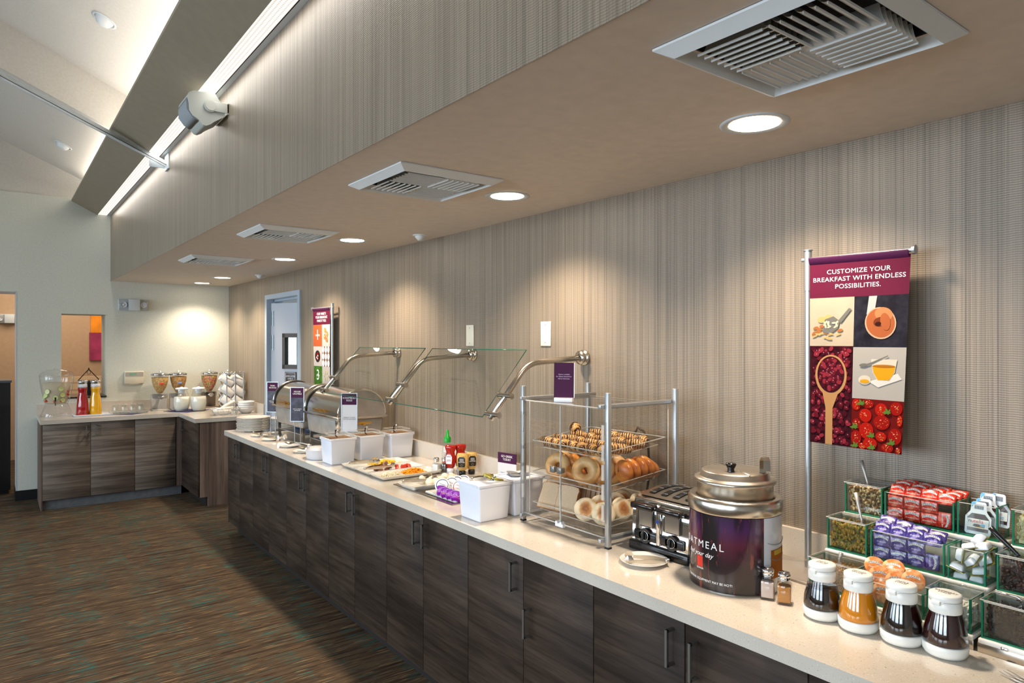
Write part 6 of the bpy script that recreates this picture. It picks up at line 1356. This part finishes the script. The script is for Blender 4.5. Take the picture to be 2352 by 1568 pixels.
def fill(name, label, cat, y0_, y1_, tier, h, mts, mk, n, seed, depth=.078, core=None):
    r = random.Random(seed); x0_ = TX[tier]+.007; z_ = TZ_[tier]+.006; b_ = B()
    b_.m(core or mts[0]).box(x0_+.008, x0_+depth-.004, y0_+.012, y1_-.012, z_, z_+h-.010)
    for i in range(n):
        b_.m(mts[r.randrange(len(mts))]); q = r.random()
        if q < .55: p = (x0_+.003+r.random()*.005, r.uniform(y0_+.010, y1_-.010), z_+.003+r.random()*(h-.008))
        elif q < .70: p = (r.uniform(x0_+.004, x0_+depth-.006), y0_+.0105+r.random()*.002, z_+.003+r.random()*(h-.008))
        else: p = (r.uniform(x0_+.004, x0_+depth-.006), r.uniform(y0_+.010, y1_-.010), z_+h-.010+r.random()*.008)
        mk(b_, T(*p) @ Euler((r.random()*6, r.random()*6, r.random()*6)).to_matrix().to_4x4(), r)
    return tag(b_.obj(name), label, cat, kind='stuff')
def spoon_in(x, y, z, a, label, rz=0.0, L=.075):
    tag(B().m('dull_steel').tube([(0, 0, -.03), (0, 0, 0), (0, 0, L*.6), (0, 0, L)], [.0025, .003, .005, .0065], 8).obj('spoon', loc=(x, y, z), rot=(a, .12, rz)), label, 'spoon')
def bean(rx, ry, rz): return lambda b_, m_, r: b_.ball((0, 0, 0), rx*r.uniform(.7, 1.2), ry*r.uniform(.7, 1.2), rz*r.uniform(.7, 1.2), 8, 5, m_)
# top tier
cbox(.928, 1.040, 2, .086, 'green-edged box of chopped nuts on the top tier, with a spoon', lid=True)
fill('chopped_nuts', 'chopped brown and cream nuts filling the top-left condiment box', 'nuts', .928, 1.040, 2, .078, [mat('nut_cream', (222, 190, 136), .6), mat('nut_brown', (140, 98, 56), .6), mat('nut_dark', (92, 64, 40), .6)], bean(.0052, .0038, .003), 420, 1)
spoon_in(2.085, .985, 1.140, -.35, 'steel spoon handle standing in the box of chopped nuts')
cbox(.742, .925, 2, .080, 'wide green-edged box of red strawberry jam packets on the top tier'); cbox(.642, .738, 2, .086, 'green-edged box of chocolate spread packs on the top tier')
cbox(.48, .614, 2, .086, 'green-edged box of pale flakes at the right edge, top tier', lid=True)
fill('sliced_almonds', 'pale cream flaked topping in the box at the right edge', 'flakes', .48, .614, 2, .078, [mat('flake_a', (226, 214, 168), .6), mat('flake_b', (206, 190, 140), .6)], bean(.0062, .0045, .0011), 420, 2)
# middle tier
cbox(.925, 1.042, 1, .088, 'green-edged box of golden raisins on the middle tier, with a spoon', lid=True)
fill('golden_raisins', 'golden green raisins filling the middle-left condiment box', 'raisins', .925, 1.042, 1, .076, [mat('raisin_gold', (150, 116, 34), .3), mat('raisin_green', (116, 108, 36), .3), mat('raisin_amber', (170, 122, 36), .3)], bean(.0066, .0052, .0038), 300, 3, core=mat('raisin_core', (84, 66, 24), .5))
spoon_in(1.985, .955, 1.050, -.28, 'steel spoon handle standing in the box of golden raisins', L=.085)
cbox(.728, .918, 1, .080, 'wide green-edged box of purple grape jelly packets on the middle tier'); cbox(.636, .724, 1, .082, 'green-edged box of white butter cups on the middle tier')
cbox(.46, .616, 1, .084, 'green-edged box of dark raisins at the right edge, middle tier', lid=True)
fill('dark_raisins', 'dark raisins in the middle-tier box at the right edge', 'raisins', .46, .616, 1, .070, [mat('raisin_dark', (44, 22, 20), .35), mat('raisin_wine', (66, 28, 26), .35)], bean(.0066, .0050, .0038), 300, 4)
tag(B().m('black_satin').tube([(0, 0, -.03), (0, -.01, 0), (0, .045, .050), (0, .060, .066)], [.003, .004, .0065, .007], 8).obj('spoon', loc=(1.975, .575, 1.042)), 'dark spoon handle leaning out of the box of dark raisins', 'spoon')
# bottom tier
cbox(.905, 1.042, 0, .080, 'green-edged box of brown granola on the bottom tier behind the first syrup', lid=True)
fill('granola', 'fine brown granola in the bottom-left condiment box', 'granola', .905, 1.042, 0, .066, [mat('granola_a', (176, 132, 78), .7), mat('granola_b', (140, 98, 54), .7)], bean(.003, .0025, .002), 420, 5)
spoon_in(1.89, .975, .948, .2, 'steel spoon handle standing in the box of granola', L=.03)
cbox(.738, .902, 0, .060, 'low green-edged box of orange-lidded spread cups behind the syrups')
cbox(.634, .734, 0, .080, 'green-edged box of white sugar on the bottom tier behind the last syrup', lid=True)
fill('white_sugar', 'white sugar piled in the bottom-tier box', 'sugar', .634, .734, 0, .056, [mat('sugar_white', (232, 230, 222), .6)], bean(.004, .004, .003), 160, 6)
cbox(.46, .616, 0, .086, 'green-edged box of black granola at the right edge, bottom tier', lid=True)
fill('dark_granola', 'dark crumbly topping in the bottom-tier box at the right edge', 'topping', .46, .616, 0, .072, [mat('cocoa_a', (36, 24, 18), .7), mat('cocoa_b', (66, 46, 34), .7)], bean(.0034, .0028, .0022), 520, 7)
tag(B().m('chrome').tube([(0, .03, 0), (0, .02, .006), (0, -.02, .006), (0, -.03, 0), (0, -.026, -.006)], .0022, 6).obj('scoop_handle', loc=(1.89, .575, .972)), 'small chrome scoop handle on the lid of the black granola box', 'scoop')

# ---- jam packets
def foil(name, c0, c1, c2, sc=150):
    s = NT(name); f = s.noise(s.coords(kind='Object'), sc, 3); g = s.noise(s.coords(), sc*.45, 2)
    s.color(s.mix(s.ramp(g, [(.5, (0, 0, 0)), (.62, (1, 1, 1))]), s.ramp(f, [(.35, lin(c0)), (.6, lin(c1))]), lin(c2))); s.b.inputs['Roughness'].default_value = .22; s.b.inputs['Coat Weight'].default_value = .4; return s.m
M['jam_red'] = foil('strawberry_packet_print', (186, 30, 24), (222, 66, 44), (232, 120, 96)); M['jam_purple'] = foil('grape_packet_print', (48, 40, 104), (86, 72, 150), (150, 136, 200))
def packet(kind, mt, sub):
    t = thing(kind, '', 'jam packet', (0, 0, 0))
    b_ = B().m(mt); b_.box(-.0045, .0045, -.0215, .0215, -.0165, .0165, bev=.003, seg=2); b_.obj('packet', t)
    lb = B().m('ink_white'); n = 10
    def ar(u, v): a = (u-.5)*1.25; return (-.0048, -.030*sin(a), -.0165+.0245+.030*(cos(a)-1)+.0055*(v-.5)+.001)
    lb.grid(ar, n, 1); lb.obj('label_banner', t)
    o = text_obj('lettering', "SMUCKER'S", .0068, 'black', t, (0, 0, 0), (0, 0, 0), depth=.0001, spacing=1.05)
    for v in o.data.vertices: x, y, q = v.co; a = x/.030; v.co = (-.0050-q, -(.030+y*.2)*sin(a), .009+.030*(cos(a)-1)+y)
    o = text_obj('lettering', sub, .0055, 'ink_white', t, None, None, depth=.0001, shear=.3, mat4=Matrix(((0, 0, -1, -.0048), (-1, 0, 0, 0), (0, 1, 0, -.0045), (0, 0, 0, 1)))); return t
def lay(proto, name_txt, grp, items):
    for i, (loc, rot, l_) in enumerate(items):
        o = proto if i == 0 else dup(proto); o.location = loc; o.rotation_euler = rot; o['label'] = '%s, %s' % (name_txt, l_); o['category'] = 'jam packet'; o['group'] = grp
rp = packet('jam_packet', 'jam_red', 'Strawberry Jam'); it = []
colw = ['nearest the nuts', 'second from the nuts', 'third from the nuts']
X2 = TX[2]+.013
for r_ in range(2):
    for c_ in range(3): it.append(((X2, .897-.0445*c_, TZ_[2]+.023+.034*r_), (0, 0, 0), '%s front row, %s' % (['bottom', 'upper'][r_], colw[c_])))
it.append(((X2, .7700, TZ_[2]+.028), (pi/2, 0, 0), 'turned on its side at the chocolate spread end'))
tw = ['far end', 'second from the far end', 'third from the far end', 'near end']
for c_ in range(4): it.append(((X2+.006, .893-.042*c_, TZ_[2]+.088-.004*(c_ == 3)), (.0, .55, .05*(c_-1.5)), 'first row above the rim, %s' % tw[c_]))
for c_ in range(4): it.append(((X2+.030, .890-.043*c_, TZ_[2]+.098-.003*c_), (.03, .85, .06*(1.5-c_)), 'second row above the rim, %s' % tw[c_]))
for c_ in range(4): it.append(((X2+.058, .886-.043*c_, TZ_[2]+.100-.003*c_), (.0, 1.0, -.05), 'back row by the wall, %s' % tw[c_]))
lay(rp, 'red strawberry jam packet', 'strawberry jam packets', it)
gp = packet('jelly_packet', 'jam_purple', 'Grape Jelly'); it = []; X1 = TX[1]+.013
colw = ['nearest the golden raisins', 'second from the golden raisins', 'third from the golden raisins']
for r_ in range(2):
    for c_ in range(3): it.append(((X1, .890-.0445*c_, TZ_[1]+.023+.034*r_), (0, 0, 0), '%s front row, %s' % (['bottom', 'upper'][r_], colw[c_])))
it.append(((X1, .7620, TZ_[1]+.028), (pi/2, 0, 0), 'turned on its side at the butter end'))
for c_ in range(4): it.append(((X1+.004, .889-.042*c_, TZ_[1]+.090-.005*(c_ == 3)), (0, .45, .06*(c_-1.5)), 'first row above the rim, %s' % tw[c_]))
for c_ in range(4): it.append(((X1+.030, .887-.042*c_, TZ_[1]+.104-.005*c_), (.03, .75, .05), 'second row above the rim, %s' % tw[c_]))
lay(gp, 'purple grape jelly packet', 'grape jelly packets', it)
# ---- spread cups with orange printed lids
M['peanut_print'] = foil('peanut_lid_print', (206, 120, 60), (230, 150, 92), (240, 186, 136), 90)
pc = thing('spread_cup', '', 'spread cup', (0, 0, 0)); B().m('white_plastic').lathe([(0, -.022), (.019, -.022), (.0225, .0), (.026, .001)], seg=24).obj('cup', pc); B().m('peanut_print').lathe([(0, .0022), (.0262, .0018), (.0270, .001)], seg=28).obj('lid', pc)
lb = B().m('ink_white'); lb.grid(lambda u, v: (.030*sin((u-.5)*1.2), .0105+.030*(cos((u-.5)*1.2)-1)+.006*(v-.5), .0027), 10, 1); lb.obj('label_banner', pc)
o = text_obj('lettering', "SMUCKER'S", .0072, 'black', pc, (0, 0, 0), (0, 0, 0), depth=.0001)
for v in o.data.vertices: x, y, q = v.co; a = x/.030; v.co = ((.030)*sin(a), .0105+.030*(cos(a)-1)+y, .0029+q)
text_obj('lettering', 'Peanut Butter', .0058, 'ink_white', pc, (0, -.004, .0024), (0, 0, 0), depth=.0001, shear=.3)
its = [((1.872, .772, .958), (1.1, 0, -1.25), 'lid fully showing, nearest the sugar box, on top'), ((1.885, .818, .940), (1.25, 0, -1.35), 'half hidden in the middle'), ((1.880, .858, .945), (1.2, 0, -1.2), 'upright beside the granola box'), ((1.900, .880, .962), (.9, .2, -1.0), 'highest, at the far end'),
       ((1.868, .845, .908), (1.45, 0, -1.4), 'low behind the orange sauce'), ((1.868, .795, .905), (1.45, 0, -1.45), 'low between the second and third syrup'), ((1.905, .835, .968), (.7, 0, -1.3), 'lying back on top of the pile'), ((1.912, .79, .95), (.8, .2, -1.3), 'behind the fully showing lid')]
for i, (l_, ro, tx) in enumerate(its):
    o = pc if i == 0 else dup(pc); o.location = l_; o.rotation_euler = ro; o['label'] = 'orange-lidded spread cup, %s' % tx; o['category'] = 'spread cup'; o['group'] = 'orange-lidded spread cups'
# ---- butter cups
bc = thing('butter_cup', '', 'butter cup', (0, 0, 0)); B().m('white_plastic').taper(-.017, .017, -.017, .017, 0, .016, .004, bev=.004).obj('cup', bc); B().m('gold_foil').box(-.0195, .0195, -.0195, .0195, .0162, .0172).obj('foil_lid', bc)
its = [((1.972, .700, .975), (pi-.1, .0, .2), 'bottom layer, nearest the jelly'), ((1.975, .660, .975), (pi, .1, -.1), 'bottom layer, nearest the right stand'), ((1.970, .702, .996), (pi+.3, .2, .1), 'second layer, beside the jelly'), ((1.972, .660, .998), (pi-.2, -.1, .3), 'second layer, near the right'), ((1.966, .680, 1.018), (2.4, .5, .9), 'in the middle, corner toward the front'),
       ((1.972, .710, 1.020), (1.7, .1, .2), 'standing against the left wall'), ((1.978, .655, 1.024), (2.5, -.5, .5), 'leaning on the right wall'), ((1.990, .690, 1.046), (2.8, .4, .2), 'on top toward the left'), ((1.995, .660, 1.054), (2.9, -.1, .0), 'topmost of the pile'), ((2.01, .68, 1.062), (2.4, .3, .8), 'on top at the back')]
for i, (l_, ro, tx) in enumerate(its):
    o = bc if i == 0 else dup(bc); o.location = (l_[0], l_[1], l_[2]+.006); o.rotation_euler = ro; o['label'] = 'white butter cup with gold-green foil, %s' % tx; o['category'] = 'butter cup'; o['group'] = 'white butter cups'
# ---- chocolate spread packs
def pack():
    t = thing('chocolate_spread_pack', '', 'spread pack', (0, 0, 0)); fm_ = Matrix(((0, 0, 1, 0), (-1, 0, 0, 0), (0, 1, 0, 0), (0, 0, 0, 1)))
    out = [(-.030, .004), (-.026, 0), (.026, 0), (.030, .004), (.030, .045), (.019, .060), (.017, .082), (.013, .085), (-.013, .085), (-.017, .082), (-.019, .060), (-.030, .045)]
    B().m(mat('pack_white', (222, 226, 232), .25)).prism(out, -.0012, .0012, fm_).obj('tray', t)
    inn = [(-.024, .008), (.024, .008), (.025, .042), (.015, .054), (-.015, .054), (-.025, .042)]
    B().m(mat('spread_brown', (58, 26, 18), .25, coat=.4)).prism(inn, -.0022, -.0012, fm_).obj('window', t); B().m('ink_white').prism([(-.0245, .017), (.0245, .017), (.0250, .040), (-.0250, .040)], -.0030, -.0023, fm_).obj('label', t)
    B().m(mat('tab_blue', (90, 176, 222), .3)).prism([(-.0165, .070), (-.006, .0835), (-.013, .0848), (-.0168, .082)], -.0018, -.0013, fm_).obj('tab', t)
    k = B().m('black'); [k.prism([(-.010+.0018*i, .066), (-.010+.0018*i+.0008*(1+i % 2)*.6, .066), (-.010+.0018*i+.0008*(1+i % 2)*.6, .078), (-.010+.0018*i, .078)], -.0018, -.0013, fm_) for i in range(12)]; k.obj('barcode', t)
    text_obj('lettering', 'n', .013, 'black', t, None, None, align='LEFT', depth=.0001, mat4=fm_ @ T(-.0215, .034, -.0032) ); text_obj('lettering', 'utella', .013, mat('brand_red', (206, 30, 30), .3), t, None, None, align='LEFT', depth=.0001, mat4=fm_ @ T(-.0152, .034, -.0032))
    B().m(mat('print_bread', (226, 180, 90), .5)).prism([(-.008, .019), (.016, .019), (.016, .026), (-.004, .027)], -.0033, -.0030, fm_).m(MATS['spread_brown']).prism([(-.012, .021), (.006, .021), (.004, .027), (-.008, .027)], -.0035, -.0033, fm_).m(MATS['tab_blue']).prism([(.006, .022), (.017, .022), (.017, .028), (.008, .028)], -.0034, -.0032, fm_).obj('picture', t)
    return t
sp_ = pack()
for i, (l_, ro, tx) in enumerate((((2.066, .694, 1.061), (0, .16, 0), 'front one with its label fully showing'), ((2.084, .688, 1.068), (0, .14, .05), 'second, its barcode tab above the front one'), ((2.104, .686, 1.080), (0, .14, -.05), 'third, raised behind the second'), ((2.112, .664, 1.082), (0, .10, -.2), 'rearmost, its tab catching the light'))):
    o = sp_ if i == 0 else dup(sp_); o.location = l_; o.rotation_euler = ro; o['label'] = 'chocolate spread pack, %s' % tx; o['category'] = 'spread pack'; o['group'] = 'chocolate spread packs'

# ================================================================== SYRUP BOTTLES
M['cap_white'] = mat('cap_white', (228, 228, 222), .35)
def syrup(x, y, txt, mt, level, label):
    t = thing('syrup_bottle', label, 'syrup bottle', (x, y, CT), group='white-capped syrup bottles')
    B().m('cap_white').lathe([(0, .001), (.034, .001), (.042, .004), (.0465, .012), (.0475, .030), (.046, .0315), (0, .0315)], seg=48).obj('base', t)
    lv = [(.0455, .032), (.0462, .040), (.0440, .062), (.0390, .085), (.0340, .102), (.0318, .112)]
    pr = [p for p in lv if p[1] <= level]
    B().m(mt).lathe([(0, .032)]+[(a*.975, z) for a, z in pr]+[(pr[-1][0]*.96, level), (0, level)], seg=48).obj('syrup', t)
    B().m('glass').lathe(lv, seg=48).obj('body', t)
    cp = B().m('cap_white'); cp.lathe([(.0335, .108), (.0345, .110), (.0338, .136), (.0330, .1365), (.0338, .1372), (.0335, .150), (.030, .1525), (0, .153)], seg=48)
    cp.box(-.038, -.031, -.010, .010, .128, .139, bev=.002); co = cp.obj('cap', t)
    B().m('cap_white').tube([(.030, 0, .148), (.041, 0, .142), (.0435, 0, .128), (.043, 0, .112)], [.004, .005, .005, .003], 8).obj('hinge_tab', t)
    c_ = B().m(mat('seam_grey', (150, 148, 142), .6)); c_.tube([(.0343*cos(a), .0343*sin(a), .1368-.0035*(cos(a+pi) > .9)) for a in [2*pi*i/48 for i in range(48)]], .0004, 4, closed=True); c_.obj('lid_seam', t)
    text_obj('lettering', txt, .0095, mat('ink_brown', (90, 70, 60), .6), t, (0, 0, .1532), (0, 0, -pi/2+.15), depth=.0001); t.rotation_euler = (0, 0, -.2); t.scale = (1, 1, .945); return t
M['maple'] = mat('maple_syrup', (24, 8, 6), .12, coat=.6); M['mango'] = mat('mango_sauce', (222, 136, 8), .15, coat=.6); M['berry_syrup'] = mat('berry_syrup', (44, 8, 10), .12, coat=.6)
syrup(1.748, .946, 'MAPLE\nSYRUP', M['maple'], .090, 'white-capped bottle of dark syrup, next to the shakers'); syrup(1.748, .851, 'MANGO\nSAUCE', M['mango'], .112, 'white-capped bottle of orange sauce')
syrup(1.757, .751, 'MAPLE\nSYRUP', M['maple'], .112, 'white-capped bottle of black syrup right of the orange one'); syrup(1.770, .660, 'RASPBERRY\nSYRUP', M['berry_syrup'], .112, 'white-capped bottle of dark red syrup, closest to the camera')
t = thing('serving_fork', 'dark serving fork tines lying at the lower right edge of the counter', 'fork', (1.768, .545, CT+.003), -1.88)
f = B().m('dull_steel')
for k in range(3): f.tube([(.0, .012-.012*k, .004), (.035, .013-.013*k, .0), (.055, .010-.010*k, .001)], [.0006, .0022, .0026], 6)
f.obj('tines', t); B().m('dull_steel').tube([(.052, 0, .001), (.075, 0, .004), (.12, 0, .012), (.22, 0, .010)], [.012, .006, .004, .007], 8).obj('handle', t)
